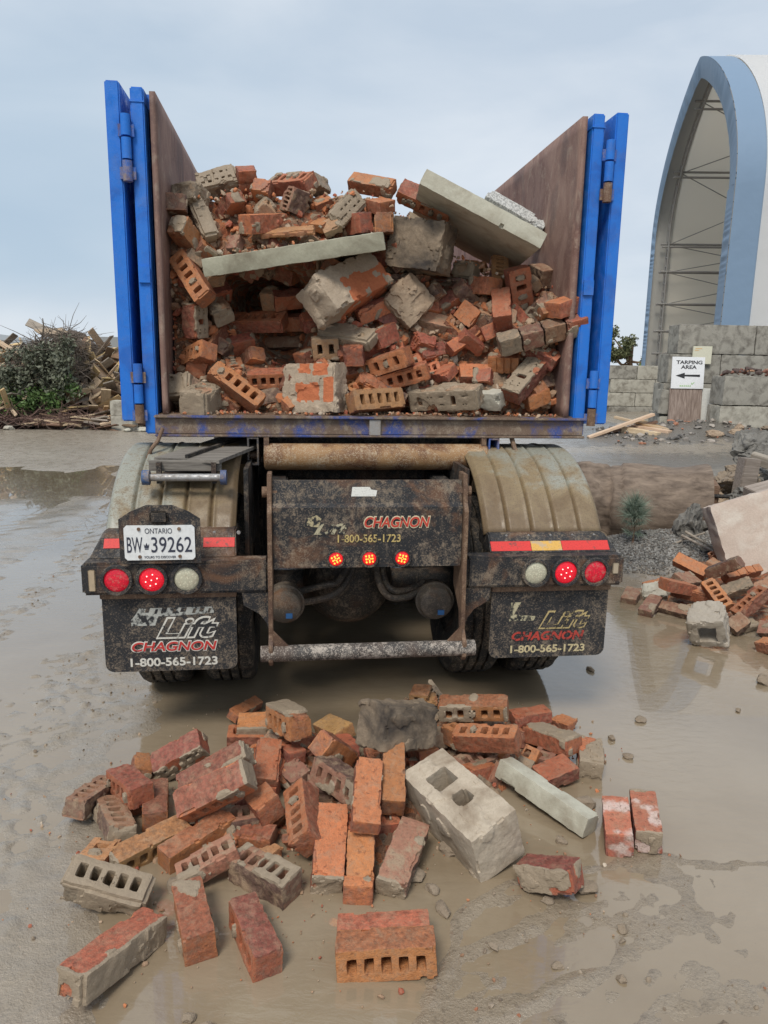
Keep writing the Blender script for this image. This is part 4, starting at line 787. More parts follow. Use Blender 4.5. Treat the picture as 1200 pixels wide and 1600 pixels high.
 (2, 'r13', 1.746, 4.972, 0.032, 0.865, 0.056, -0.112, 0.486, 0.173, 0.108, 0.049, 'ct=.2 c=d', "brown brick lying alone in the puddle at the side pile's left end"),
 (2, 'r14', 1.789, 4.712, 0.045, 0.894, 0.081, -0.140, 0.418, 0.199, 0.090, 0.057, 'ct=.4 c=d', "grey-brown brick flat in the puddle's edge at the front of the side pile"),
 (2, 'r15', 1.934, 4.674, 0.034, 0.899, 0.264, -0.091, -0.336, 0.222, 0.079, 0.060, 'ct=.3 c=d', 'long brown brick lying left of the broken concrete block'),
 (2, 'r16', 2.119, 4.970, 0.152, 0.925, 0.186, 0.120, 0.308, 0.207, 0.121, 0.057, 'ct=.3 c=d', 'dark brick leaning beneath the topmost orange brick'),
 (2, 'r17', 2.123, 4.717, 0.024, 0.997, -0.002, -0.067, -0.036, 0.143, 0.082, 0.057, 'ct=.2 c=d', 'dark brick low in the side pile behind the broken concrete block'),
 (2, 'r18', 2.414, 4.837, 0.143, 0.928, 0.272, -0.252, -0.044, 0.197, 0.089, 0.061, 'ct=.4 c=g', 'grey brick under the ridged orange one'),
 (2, 'r19', 2.596, 4.867, 0.140, 0.936, 0.245, -0.072, 0.243, 0.193, 0.084, 0.059, 'ct=.1 c=d', "dark brick behind the orange brick at the photo's right edge"),
 (2, 'r20', 2.560, 5.523, 0.199, 0.918, 0.293, -0.255, 0.079, 0.103, 0.041, 0.072, 'ct=.1 c=o hole=3', "broken orange brick with slots against the pinkish slab's left edge"),
 (2, 'r21', 2.438, 5.279, 0.180, 0.891, 0.182, 0.059, 0.413, 0.143, 0.086, 0.058, 'ct=.3 c=p', 'pale pinkish brick end at the foot of the pinkish slab'),
 (2, 'r22', 2.283, 4.400, 0.035, 0.955, 0.194, 0.063, 0.217, 0.131, 0.090, 0.066, 'ct=.5 c=g', "grey mud-coated brick between the two brick ends at the side pile's foot"),
 (2, 'kr1', 1.920, 4.993, 0.061, 0.893, 0.390, -0.196, -0.115, 0.152, 0.100, 0.062, 'chunk=pale', 'pale broken concrete scrap at the left of the side pile'),
 (2, 'kb', 1.925, 4.148, 0.129, 0.536, 0.800, -0.265, -0.049, 0.197, 0.191, 0.191, 'chunk=blockh', 'broken grey concrete block with a square opening standing in the puddle'),
]
def place(o, p, q):
    o.rotation_mode = 'QUATERNION'; o.rotation_quaternion = Quaternion(q); o.location = p
GRP = {0: 'bricks in the pile on the ground', 1: 'bricks loaded in the bin', 2: 'bricks in the heap at the right'}
pile = []
for (zone, idn, px, py, pz, qw, qx, qy, qz, l_, w_, h_, st, lab) in BRICKS:
    p = Vector((px, py, pz)); q = (qw, qx, qy, qz)
    if idn in ('g29', 'g52', 'd14'):
        o = empty('mortared_bricks', p)
        if idn == 'd14':
            for k in range(4):
                b = make_block('c=%s ct=.25 rough' % 'gddr'[k], .09, l_ / 4 - .008, h_, 'brick', o); place(b, ((k - 1.5) * l_ / 4, 0, 0), Euler((0, 0, R(90))).to_quaternion())
        elif idn == 'g29':
            b = make_block('ct=.05 c=o hole=5 plugs', l_, w_, h_, 'brick', o)
            b2 = make_block('ct=.3 c=o hole=5', l_ * .96, w_, h_ * .8, 'brick', o)
            zc = 1 * (h_ * .9 + .004); place(b2, (-.004, .004, zc), Quaternion((1, .03, 0, 0)).normalized())
        else:
            b = make_block('ct=.06 c=w', l_, w_, h_, 'brick', o)
            b2 = make_block('ct=.35 c=w endm', l_, w_, h_, 'brick', o); place(b2, (.04, -(w_ + .008), 0), (1, 0, 0, 0))
        place(o, p, q); cat = 'bricks'
    else:
        o = make_block(st, l_, w_, h_); place(o, p, q)
        cat = {'brick': 'brick', 'concrete_slab': 'slab', 'concrete_block': 'block'}.get(o.name.split('.')[0], 'rubble')
    tag(o, lab, cat, GRP[zone] if cat == 'brick' else None)
    pile.append((zone, idn, p, q, l_, w_, h_))
# ------------------------------------------------------------------ rubble under and between the bricks
pile += []
rnd = random.Random(5)
def rubble_mat():
    m, t, b = mat('crumbled_brick'); g = N(t, 'ShaderNodeNewGeometry'); v = g.outputs['Position']
    n1 = noise(t, 12, 5, .65, v); n2 = noise(t, 55, 4, .7, v); n3 = noise(t, 180, 3, .6, v)
    vo = N(t, 'ShaderNodeTexVoronoi'); vo.inputs['Scale'].default_value = 38; L(t, v, vo.inputs['Vector']); sc2 = N(t, 'ShaderNodeSeparateColor'); L(t, vo.outputs['Color'], sc2.inputs[0])
    c = ramp(t, sc2.outputs[0], [(0, (.24, .12, .07)), (.3, (.33, .2, .125)), (.5, (.38, .28, .19)), (.65, (.38, .12, .055)), (.82, (.47, .17, .07))], 'CONSTANT')
    c = mix(t, ramp(t, n2, [(.45, 0.), (.7, .6)]), c, (.29, .165, .10))
    L(t, c, b.inputs['Base Color']); b.inputs['Roughness'].default_value = .9
    bump(t, b, math_(t, 'ADD', math_(t, 'ADD', n2, n3), math_(t, 'MULTIPLY', vo.outputs['Distance'], -.8)), .9, .02); return m
RUB = rubble_mat()
def chip_mat(name, stops, mud=.5):
    m, t, b = mat(name); a = attr(t, 'tint'); g = N(t, 'ShaderNodeNewGeometry'); n2 = noise(t, 90, 4, .7, g.outputs['Position'])
    c = ramp(t, a, stops, 'CONSTANT'); c = mix(t, ramp(t, n2, [(.45, 0.), (.7, mud)]), c, (.30, .23, .16))
    L(t, c, b.inputs['Base Color']); b.inputs['Roughness'].default_value = .85; bump(t, b, n2, .5, .005); return m
CHIPM = chip_mat('brick_chips', [(0, (.33, .21, .13)), (.22, (.40, .29, .20)), (.42, (.27, .14, .08)), (.55, (.48, .165, .065)), (.78, (.33, .085, .045)), (.92, (.48, .40, .31))])
GRAVM = chip_mat('yard_gravel', [(0, (.10, .10, .095)), (.3, (.17, .165, .155)), (.6, (.25, .245, .23)), (.85, (.15, .13, .11))], .25)
CLODM = chip_mat('mud_clods', [(0, (.17, .13, .095)), (.4, (.23, .18, .13)), (.75, (.30, .24, .18)), (.95, (.33, .13, .07))], .4)
_chip = None
def chips(name, pts, sizes, m, seed=0, flat=.6, sub=1):
    """one mesh of small irregular stones"""
    rs = np.random.RandomState(seed); bm = bmesh.new(); bmesh.ops.create_icosphere(bm, subdivisions=sub, radius=1); bm.verts.ensure_lookup_table()
    B = np.array([v.co for v in bm.verts]); Fc = np.array([[v.index for v in f.verts] for f in bm.faces]); bm.free()
    Vs = []; Fs = []; T = []; n = len(B)
    for i, (p, s) in enumerate(zip(pts, sizes)):
        b = B * rs.uniform(.55, 1.3, 3); b[:, 2] *= flat
        dirs = rs.normal(size=(5, 3)); dirs /= np.linalg.norm(dirs, axis=1)[:, None]
        for d_ in dirs:                                     # shear off flat faces
            k = b @ d_; lim = rs.uniform(.35, .75); b = b - np.outer(np.clip(k - lim, 0, None), d_)
        q = Quaternion(rs.normal(size=4)).normalized().to_matrix() if flat > .5 else Euler((rs.uniform(-.3, .3), rs.uniform(-.3, .3), rs.uniform(0, 6.28))).to_matrix()
        Vs.append(b @ np.array(q).T * s + np.array(p)); Fs.append(Fc + i * n); T.append(np.full(n, rs.rand()))
    return npmesh(name, np.concatenate(Vs), np.concatenate(Fs), m, False, {'tint': np.concatenate(T)})

# mound under the ground pile: a skin that stays below the lowest corner of every brick
gp = [(p, q, l_, w_, h_) for (z, i, p, q, l_, w_, h_) in pile if z == 0]
def low(p, q, l_, w_, h_):
    m3 = Quaternion(q).to_matrix(); return p.z - abs(m3[2][0]) * l_ / 2 - abs(m3[2][1]) * w_ / 2 - abs(m3[2][2]) * h_ / 2
ax_ = np.linspace(-1.0, 1.1, 110); ay_ = np.linspace(1.85, 3.2, 72); AX, AY = np.meshgrid(ax_, ay_); xs, ys = AX.ravel(), AY.ravel()
num = np.zeros_like(xs); den = np.zeros_like(xs); mind = np.full_like(xs, 9.)
for (p, q, l_, w_, h_) in gp:
    d2 = (xs - p.x) ** 2 + (ys - p.y) ** 2; k = np.exp(-d2 / .10 ** 2); num += k * (low(p, q, l_, w_, h_) - .012); den += k; mind = np.minimum(mind, np.sqrt(d2))
hz_ = np.where(den > .02, num / np.maximum(den, 1e-6), -.05) - np.clip(mind - .10, 0, 1) * .9
P3 = np.stack([xs, ys, xs * 0], 1); hz_ = np.clip(hz_, -.06, .16) + (fnoise(P3, 26, 2, 3) - .5) * .04 - .01
idx = np.arange(110 * 72).reshape(72, 110); Fm = np.stack([idx[:-1, :-1], idx[:-1, 1:], idx[1:, 1:], idx[1:, :-1]], -1).reshape(-1, 4)
MH = hz_.copy()
tag(npmesh('brick_rubble', np.stack([xs, ys, hz_], 1), Fm, RUB), 'crumbled brick and mortar heaped beneath the ground pile', 'rubble', kind='stuff')
pts = []; sz = []
rs_ = np.random.RandomState(8)
for i in range(760):
    k = rs_.randint(len(xs))
    if MH[k] > -.015: pts.append((xs[k], ys[k], MH[k] + .004)); sz.append(.006 + .03 * rs_.rand() ** 2)
for i in range(900):
    p = gp[rs_.randint(len(gp))][0]; a = rs_.rand() * 6.28; r_ = .06 + .30 * rs_.rand() ** 1.5; pts.append((p.x + r_ * math.cos(a), p.y + r_ * math.sin(a), .0)); sz.append(.003 + .012 * rs_.rand() ** 4)
tag(chips('brick_crumbs', pts, sz, CHIPM, 3), 'loose brick and mortar crumbs scattered through the ground pile', 'crumbs', kind='stuff')
# half buried bricks that hold the pile up
for i, (x, y, z, rz) in enumerate(((-.05, 2.26, .05, .3), (.05, 2.42, .04, 1.3), (-.15, 2.5, .045, .2), (-.36, 2.76, .05, .9), (-.53, 2.9, .03, .1), (.42, 2.72, .04, .4), (.38, 2.86, .055, 0), (.36, 2.84, .125, .8), (.2, 3.0, .04, 1.2), (.1, 2.62, .05, .1), (-.56, 2.36, .035, 1.0), (-.5, 2.3, .04, .2), (-.42, 2.6, .035, 1.5), (.66, 2.95, .035, .2), (.72, 2.84, .02, 1.0), (.2, 2.5, .04, .5), (.0, 2.7, .04, 1.8))):
    o = make_block('ct=.3 c=%s hole=5' % 'ord'[i % 3], .24, .09, .075); place(o, (x, y, z), Euler((rnd.uniform(-.12, .12), rnd.uniform(-.12, .12), rz)).to_quaternion())
    tag(o, 'brick buried in shadow under the others of the ground pile', 'brick', 'buried bricks under the ground pile')
mhg = lambda x, y: float(MH[np.argmin((xs - x) ** 2 + (ys - y) ** 2)])
for i in range(170):
    g0 = gp[rnd.randrange(len(gp))][0]; x, y = g0.x + rnd.uniform(-.13, .13), g0.y + rnd.uniform(-.10, .13); z = mhg(x, y)
    if z < -.01 or len([1 for o_ in col.objects if o_.get('group') == 'broken pieces between the bricks of the pile']) > 46: continue
    o = make_block('ct=.3 c=%s brk %s' % (rnd.choice('oordtg'), rnd.choice(('hole=5', 'rough', ''))), rnd.uniform(.05, .12), rnd.uniform(.05, .09), rnd.uniform(.03, .07))
    place(o, (x, y, z + .015), Euler((rnd.uniform(-.9, .9), rnd.uniform(-.9, .9), rnd.uniform(0, 3.1))).to_quaternion())
    tag(o, 'broken bit of brick lying low between the whole bricks of the ground pile', 'brick', 'broken pieces between the bricks of the pile')
# mound under the heap at the right
gp2 = [(p, q, l_, w_, h_) for (z, i, p, q, l_, w_, h_) in pile if z == 2]
ax_ = np.linspace(1.6, 3.6, 90); ay_ = np.linspace(4.0, 6.4, 90); AX, AY = np.meshgrid(ax_, ay_); xs, ys = AX.ravel(), AY.ravel()
num = np.zeros_like(xs); den = np.zeros_like(xs); mind = np.full_like(xs, 9.)
for (p, q, l_, w_, h_) in gp2:
    d2 = (xs - p.x) ** 2 + (ys - p.y) ** 2; k = np.exp(-d2 / .13 ** 2); num += k * (low(p, q, l_, w_, h_) - .01); den += k; mind = np.minimum(mind, np.sqrt(d2))
hz_ = np.where(den > .02, num / np.maximum(den, 1e-6), -.05) - np.clip(mind - .12, 0, 1) * .7
side_ = .30 * np.exp(-((xs - 3.2) / .7) ** 2 - ((ys - 5.4) / .7) ** 2)
P3 = np.stack([xs, ys, xs * 0], 1); hz_ = np.maximum(np.clip(hz_, -.1, .2), side_ - .05) + (fnoise(P3, 18, 4, 3) - .5) * .06 - .015
idx = np.arange(8100).reshape(90, 90); Fm = np.stack([idx[:-1, :-1], idx[:-1, 1:], idx[1:, 1:], idx[1:, :-1]], -1).reshape(-1, 4)
tag(npmesh('brick_rubble', np.stack([xs, ys, hz_], 1), Fm, RUB), 'dark crumbled rubble under the brick heap at the right', 'rubble', kind='stuff')

# ------------------------------------------------------------------ the truck (its own axes: x right, y forward, z up)
T0 = (-.076, 2.947, 0)
truck = empty('hook_lift_truck', T0, HD)
tag(truck, 'muddy tail of a dark hook lift truck with ribbed fenders, flaps and red lamps', 'truck')
def TG(l):
    c, s = math.cos(HD), math.sin(HD); return Vector((T0[0] + l[0] * c - l[1] * s, T0[1] + l[0] * s + l[1] * c, l[2]))
# frame
f = MB()
for sx in (-.36, .43): f.box(sx - .04, sx + .04, .12, 5.6, .80, 1.06)
for y in (.35, 1.4, 2.6, 4.0): f.box(-.32, .39, y, y + .1, .82, 1.0)
f.box(-.30, .37, .30, .34, .72, 1.08)
f.build('frame', DARK, truck, bevel=.008)
# light bars left and right
for (xa, xb) in ((-1.129, -.392), (.432, 1.127)):
    b = MB().box(xa, xb, 0, .10, .681, .815).build('light_bar', BLACK, truck, bevel=.012)
    g = MB(); inner = xb if xa < 0 else xa; sg = 1 if xa < 0 else -1
    g.prism([(inner - sg * .11, .679), (inner, .679), (inner, .50), (inner - sg * .012, .545), (inner - sg * .04, .585), (inner - sg * .105, .625)], 'y', .012, .028)
    g.build('gusset', BLACK, b)
# lamps
def lamp(x, z, r, c, name, parent, dots, emit, yb=-.002):
    l = MB().lathe([(r * .98, 0), (r * 1.30, 0), (r * 1.32, -.008), (r * 1.25, -.014), (r * 1.04, -.014), (r * 1.0, -.004)], (x, yb, z), 'y', 36).build('lamp_rim', RUBBER, parent, smooth=True)
    m, t, bb = mat(name); v = ovec(t, False); vo = N(t, 'ShaderNodeTexVoronoi'); vo.inputs['Scale'].default_value = 130; L(t, v, vo.inputs['Vector'])
    n = noise(t, 60, 4, .7, v); dirt = ramp(t, n, [(.52, 0.), (.7, .5)])
    cc = mix(t, ramp(t, vo.outputs['Distance'], [(.1, 0.), (.5, .6)]), c, tuple(x * .45 for x in c)); cc = mix(t, dirt, cc, (.3, .22, .16)) if emit < .4 else cc
    L(t, cc, bb.inputs['Base Color']); bb.inputs['Roughness'].default_value = .2; L(t, cc, bb.inputs['Emission Color']); bb.inputs['Emission Strength'].default_value = emit
    lens = MB().lathe([(0, -.012), (r * .5, -.0112), (r * .9, -.008), (r * 1.01, -.003)], (x, yb, z), 'y', 36).build('lens', m, l, smooth=True)
    if dots:
        m2 = solid('lamp_diode', dots, .3, 1.5); d = MB()
        pts = [(0, 0)] + [(.48 * math.cos(a), .48 * math.sin(a)) for a in np.arange(6) * 1.047 + .3] if dots[1] > .3 else []
        for (px, pz) in pts: d.lathe([(0, -.0145), (r * .055, -.0140), (r * .055, -.009)], (x + px * r, yb, z + pz * r), 'y', 8)
        if pts: d.build('diodes', m2, lens)
    return l
RED, REDD, CLR = (.78, .012, .03), (.66, .012, .035), (.62, .60, .45)
for x, c, nm, dt, em in ((-.991, REDD, 'red_lens', (.9, .05, .05), .22), (-.855, RED, 'bright_red_lens', (1, .5, .45), .45), (-.719, CLR, 'clear_lens', None, .06), (.730, CLR, 'clear_lens', None, .04), (.862, RED, 'bright_red_lens', (1, .5, .45), .45), (.993, REDD, 'red_lens', (.9, .05, .05), .22)):
    o = lamp(x, .747, .0485, c, nm, truck, dt, em); o['label'] = 'round %s lamp in a black rubber rim' % ('clear white' if c is CLR else 'red')
# side marker at bar ends
for x, c in ((-1.086, (.42, .33, .22)), (1.085, (.40, .33, .24))):
    MB().box(x - .014, x + .014, -.006, .001, .70 if x < 0 else .735, .79 if x < 0 else .785).build('marker_plate', solid('dirty_marker', c), truck, bevel=.004)
# tail boards with reflective tape, sloping down from the fenders
for (xa, xb, xc, xd, sg) in ((-1.066, -.533, -1.115, -.527, -1), (.555, 1.082, .552, 1.125, 1)):
    zt = .915 if sg < 0 else .885; v = [(xa, .14, zt), (xb, .14, zt), (xd, .07, .812), (xc, .07, .812), (xa, .30, zt), (xb, .30, zt), (xd, .30, .812), (xc, .30, .812)]
    b = MB().add(v, [(0, 3, 2, 1), (4, 5, 6, 7), (0, 1, 5, 4), (3, 7, 6, 2), (0, 4, 7, 3), (1, 2, 6, 5)]).build('tail_board', BLACK, truck, bevel=.006)
    def tape(x0, x1, c, name, z0=zt - .062, z1=zt - .028):
        def yy(z): return .14 - (zt - z) * (.07 / (zt - .812)) - .003
        q = [(x0, yy(z0), z0), (x1, yy(z0), z0), (x1, yy(z1), z1), (x0, yy(z1), z1)]
        MB().add(q + [(p[0], p[1] + .0025, p[2]) for p in q], [(0, 1, 2, 3), (4, 7, 6, 5), (0, 4, 5, 1), (2, 6, 7, 3), (1, 5, 6, 2), (0, 3, 7, 4)]).build(name, c, b)
    RT = worn('red_reflective_tape', (.62, .035, .03), (.2, .05, .04), .62, 25); YT = worn('amber_tape', (.62, .36, .08), (.45, .33, .2), .52, 30)
    if sg < 0: tape(-1.06, -.955, RT, 'reflector'); tape(-.662, -.535, RT, 'reflector')
    else: tape(.557, .735, RT, 'reflector'); tape(.737, .873, YT, 'reflector'); tape(.875, 1.088, RT, 'reflector')
    bo = MB()
    for k in range(5): bo.lathe([(0, -.006), (.007, -.006), (.009, 0)], ((xa if sg > 0 else -1.0) + .08 + k * .1, .138, zt - .012), 'y', 8)
    bo.build('bolts', GALV, b)
# fenders: half cylinders with pressed ribs
YC, ZC, RF = .78, .47, .735
for sg, xi, xo in ((-1, -.535, -1.075), (1, .545, 1.095)):
    nth, nxx = 60, 110; V = []; 
    ribs = [.2, .4, .6, .8]
    for i in range(nth + 1):
        th = R(142 + 4 - (i / nth) * 135)
        for j in range(nxx + 1):
            u = j / nxx; x = xi + (xo - xi) * u
            r = RF
            for rb in ribs: r += .006 * math.exp(-((u - rb + .022) / .012) ** 2) - .018 * math.exp(-((u - rb) / .012) ** 2)
            r -= .022 * max(0, (u - .95) / .05) ** 2 + .02 * max(0, (.04 - u) / .04)
            V.append((x, YC + r * math.cos(th), ZC + r * math.sin(th)))
    Fq = [(i * (nxx + 1) + j, i * (nxx + 1) + j + 1, (i + 1) * (nxx + 1) + j + 1, (i + 1) * (nxx + 1) + j) for i in range(nth) for j in range(nxx)]
    o = MB().add(V, Fq).build('fender', fender_mat(sg), truck, smooth=True, ang=60)
    s = o.modifiers.new('thickness', 'SOLIDIFY'); s.thickness = .006
    o['label'] = 'pale ribbed fender streaked with brown mud, %s' % ('whiter of the two' if sg < 0 else 'browner of the two')
# mudflaps and their lettering
for sg, x0, x1, z0, z1 in ((-1, -1.066, -.53, .335, .655), (1, .556, 1.082, .345, .652)):
    n = 14; rr = .035
    poly = [(x0, z1), (x1, z1)] + [(x1 - rr + rr * math.cos(a), z0 + rr + rr * math.sin(a)) for a in np.linspace(0, -math.pi / 2, 5)] + [(x0 + rr + rr * math.cos(a), z0 + rr + rr * math.sin(a)) for a in np.linspace(-math.pi / 2, -math.pi, 5)]
    fl = MB().prism(poly, 'y', .045, .053).build('mud_flap', RUBBER, truck)
    b = MB().box(x0 - .004, x1 + .004, .030, .062, z1 + .001, z1 + .026).build('flap_hanger', RUSTY, truck, bevel=.003)
    W_ = worn('worn_white_print', (.50, .49, .43), amt=.52, sc_=30) if sg < 0 else worn('worn_yellow_print', (.46, .36, .17), amt=.54, sc_=30)
    W2 = worn('white_print', (.62, .60, .54), amt=.64) if sg < 0 else worn('cream_print', (.52, .44, .26), amt=.60)
    R2 = worn('red_print', (.48, .035, .03), amt=.62) if sg < 0 else worn('worn_red_print', (.42, .05, .035), amt=.55)
    yf = .0445
    if sg < 0:
        text('lettering', 'Lift', W2, -.860, -.600, .475, .572, yf, fl, .35, .055); text('lettering', 'Lift', RUBBER, -.850, -.610, .484, .564, yf - .0016, fl, .35, .012)
        text('lettering', 'CHAGNON', W2, -.962, -.608, .419, .4675, yf, fl, .22, .06); text('lettering', 'CHAGNON', R2, -.957, -.613, .4235, .463, yf - .0016, fl, .22, .02)
        text('lettering', '1-800-565-1723', W2, -.966, -.612, .356, .394, yf, fl, 0, .025)
        pt = MB()
        pt.add([(-.955, yf, .535), (-.86, yf, .535), (-.845, yf, .575), (-.78, yf, .575), (-.62, yf, .585), (-.625, yf, .612), (-.92, yf, .610), (-.935, yf, .585), (-.955, yf, .560)], [tuple(range(9))])
        pt_ = pt.build('worn_print', worn('worn_pale_print', (.40, .41, .38), amt=.54, sc_=24), fl)
        wg = MB()
        for k_, (xa_, wd_) in enumerate(((-.90, .016), (-.862, .010), (-.835, .02), (-.79, .012), (-.758, .022), (-.71, .012), (-.682, .018), (-.648, .01))):
            zl, zh = (.586, .606) if k_ % 2 else (.592, .611); wg.add([(xa_, yf - .0012, zl), (xa_ + wd_, yf - .0012, zl), (xa_ + wd_ + .007, yf - .0012, zh), (xa_ + .007, yf - .0012, zh)], [(0, 1, 2, 3)])
        wg.build('worn_gaps', RUBBER, pt_)
    else:
        text('lettering', 'Lift', W_, .772, 1.008, .474, .560, yf, fl, .35, .055); text('lettering', 'Lift', RUBBER, .781, .999, .482, .552, yf - .0016, fl, .35, .012)
        text('lettering', 'CHAGNON', R2, .655, .985, .423, .465, yf, fl, .22, .035)
        text('lettering', '1-800-565-1723', W2, .652, .992, .366, .402, yf, fl, 0, .025)
        pt = MB(); pt.add([(.640, yf, .515), (.75, yf, .515), (.76, yf, .535), (.66, yf, .545), (.69, yf, .60), (.645, yf, .60)], [tuple(range(6))]); pt.build('worn_print', worn('worn_pale_print', (.45, .41, .27), amt=.52, sc_=30), fl)
# number plate and its bracket
br = MB().prism([(-.965, .822), (-.655, .822), (-.655, 1.0), (-.70, 1.03), (-.76, 1.055), (-.86, 1.055), (-.92, 1.03), (-.965, 1.0)], 'y', -.036, -.026).build('plate_bracket', BLACK, truck)
MB().box(-.845, -.775, -.052, -.0375, .985, 1.035).build('plate_lamp', DARK, br, bevel=.008)
PL = MB().prism([(-.945 + .01, .838), (-.676 - .01, .838), (-.676, .848), (-.676, .967), (-.686, .977), (-.935, .977), (-.945, .967), (-.945, .848)], 'y', -.044, -.0375).build('number_plate', solid('plate_white', (.72, .74, .74), .35), br)
PK = solid('plate_blue_black', (.03, .035, .06)); yp = -.0445
text('lettering', 'ONTARIO', PK, -.865, -.762, .945, .966, yp, PL, 0, -.005)
text('lettering', 'BW', PK, -.935, -.876, .869, .931, yp, PL, 0, .002); text('lettering', '39262', PK, -.843, -.688, .869, .931, yp, PL, 0, .002)
cw = MB().box(-.870, -.852, yp - .001, yp, .892, .896); cw.box(-.868, -.854, yp - .001, yp, .882, .886)
cw = MB().prism([(-.869, .887), (-.853, .887), (-.851, .903), (-.856, .896), (-.861, .908), (-.866, .896), (-.871, .903)], 'y', yp - .001, yp).box(-.868, -.854, yp - .001, yp, .881, .885); cw.build('crown_emblem', PK, PL)
text('lettering', 'YOURS TO DISCOVER', PK, -.872, -.75, .8455, .855, yp, PL, 0, 0)
bo = MB()
for bx in (-.888, -.735):
    for bz in (.963, .852): bo.lathe([(0, -.006), (.006, -.006), (.0075, 0)], (bx, yp + .001, bz), 'y', 10)
bo.build('bolts', RUSTY, PL)
# underride panel between two ears, with three lit lamps
pn = MB()
prof = [(-.052, .80), (-.052, .905), (-.040, .935), (.0, 1.05), (.01, 1.062), (.012, 1.15)]
prof = [(-.050, .797), (-.050, 1.045), (-.030, 1.06), (-.012, 1.148), (.004, 1.148), (-.014, 1.052), (-.034, 1.036), (-.034, .797)]
pn.prism(prof, 'x', -.372, .392); panel = pn.build('underride_panel', BLACK, truck)
for xe in (-.384, .404):
    e = MB().prism([(-.085, .41), (-.115, .41), (-.13, .43), (-.13, .49), (-.085, .53), (-.075, .80), (-.075, 1.03), (-.05, 1.06), (-.03, 1.175), (.06, 1.175), (.06, 1.02), (.09, .82), (.09, .68), (-.03, .60), (-.055, .50), (-.07, .43)], 'x', xe - .009, xe + .009).build('side_ear', RUSTY, truck, bevel=.002)
    MB().lathe([(0, -.03), (.022, -.03), (.022, .03), (0, .03)], (xe, .0, 1.10), 'x', 16).build('pivot_pin', RUSTY, e)
    sg = 1 if xe < 0 else -1
    MB().prism([(xe + sg * .009, .488), (xe + sg * .07, .488), (xe + sg * .009, .555)], 'y', -.105, -.095).build('gusset', RUSTY, e)
tb = MB().tube([(-.425, -.1, .456), (.452, -.1, .458)], .033, 24).build('lower_tube', SPECK, truck, smooth=True)
for x in (-.122, .013, .147): lamp(x, .835, .0285, (.80, .016, .02), 'centre_red_lens', panel, None, .6, -.052)
dd = MB()
for x in (-.122, .013, .147):
    for k in range(8):
        a = k * math.pi / 4 + x * 9; q = .62 if k % 2 else .45
        dd.lathe([(0, -.0150), (.0038, -.0146), (.0038, -.010)], (x + .0285 * q * math.cos(a), -.052, .835 + .0285 * q * math.sin(a)), 'y', 8)
        if k % 2 == 0: dd.lathe([(0, -.0150), (.003, -.0146), (.003, -.010)], (x + .0285 * .2 * math.cos(a), -.052, .835 + .0285 * .2 * math.sin(a)), 'y', 8)
dd.build('diodes', solid('amber_diode', (1., .30, .04), .3, 1.7), panel)
yf = -.0515
text('lettering', 'CHAGNON', worn('panel_cream_print', (.60, .52, .36), amt=.60), -.012, .262, .958, 1.010, yf, panel, .22, .06); text('lettering', 'CHAGNON', worn('panel_red_print', (.50, .05, .03), amt=.58), -.008, .258, .963, 1.005, yf - .0016, panel, .22, .02)
text('lettering', 'Lift', worn('panel_worn_print', (.42, .38, .26), amt=.49, sc_=45), -.21, -.075, .935, .98, yf, panel, .35, .04)
text('lettering', '1-800-565-1723', worn('panel_yellow_print', (.50, .38, .15), amt=.56), -.115, .14, .901, .934, yf, panel, 0, .015)
MB().add([(-.25, yf, .97), (-.19, yf, .965), (-.18, yf, 1.0), (-.20, yf, 1.015), (-.24, yf, 1.0)], [(0, 1, 2, 3, 4)]).build('worn_print', worn('worn_gold_print', (.42, .36, .22), amt=.50, sc_=40), panel)
MB().add([(-.060, -.0255, 1.085), (.04, -.0255, 1.085), (.045, -.0205, 1.108), (.02, -.0205, 1.112), (.015, -.0185, 1.122), (-.055, -.0185, 1.122)], [(0, 1, 2, 3, 4, 5)]).build('worn_sticker', worn('white_sticker', (.62, .62, .58), amt=.62, sc_=25), panel)
# crossing tube, springs, axle, differential, brake cans, hoses
dk = MB().tube([(-1.0, .80, .47), (1.0, .80, .47)], .075, 20)
dk.build('axle', DARK, truck, smooth=True)
MB().lathe([(0, .50), (.08, .505), (.15, .535), (.20, .60), (.225, .68), (.225, .86), (.15, .98), (0, 1.0)], (-.02, 0, .525), 'y', 36).build('differential', grime('oily_casting', (.028, .025, .022), ra=.4, ma=.55, dustfine=.4), truck, smooth=True)
for x in (-.335, .372):
    c = MB().lathe([(0, .318), (.05, .320), (.074, .335), (.084, .37), (.092, .372), (.092, .392), (.084, .395), (.084, .46), (.06, .50), (0, .50)], (x, 0, .505), 'y', 28).build('brake_can', CHAMB, truck, smooth=True)
    MB().box(x + .005, x + .035, .312, .318, .455, .478).build('blue_tag', solid('blue_tag', (.05, .2, .5)), c)
def hose(pts, r=.016):
    P_ = [Vector(p) for p in pts]; o = []
    for i in range(len(P_) - 1):
        p0, p1, p2, p3 = P_[max(i - 1, 0)], P_[i], P_[i + 1], P_[min(i + 2, len(P_) - 1)]
        for k in range(6):
            t = k / 6; o.append(.5 * ((2 * p1) + (p2 - p0) * t + (2 * p0 - 5 * p1 + 4 * p2 - p3) * t * t + (3 * p1 - p0 - 3 * p2 + p3) * t ** 3))
    o.append(P_[-1]); MB().tube(o, r, 10).build('air_hose', grime('dusty_hose', (.05, .045, .04), ra=.2, ma=.6, dustfine=.5), truck, smooth=True)
hose([(-.27, .42, .55), (-.15, .40, .585), (-.08, .42, .60), (0, .5, .72)]); hose([(-.27, .40, .50), (-.14, .38, .53), (-.06, .42, .57), (.02, .5, .7)])
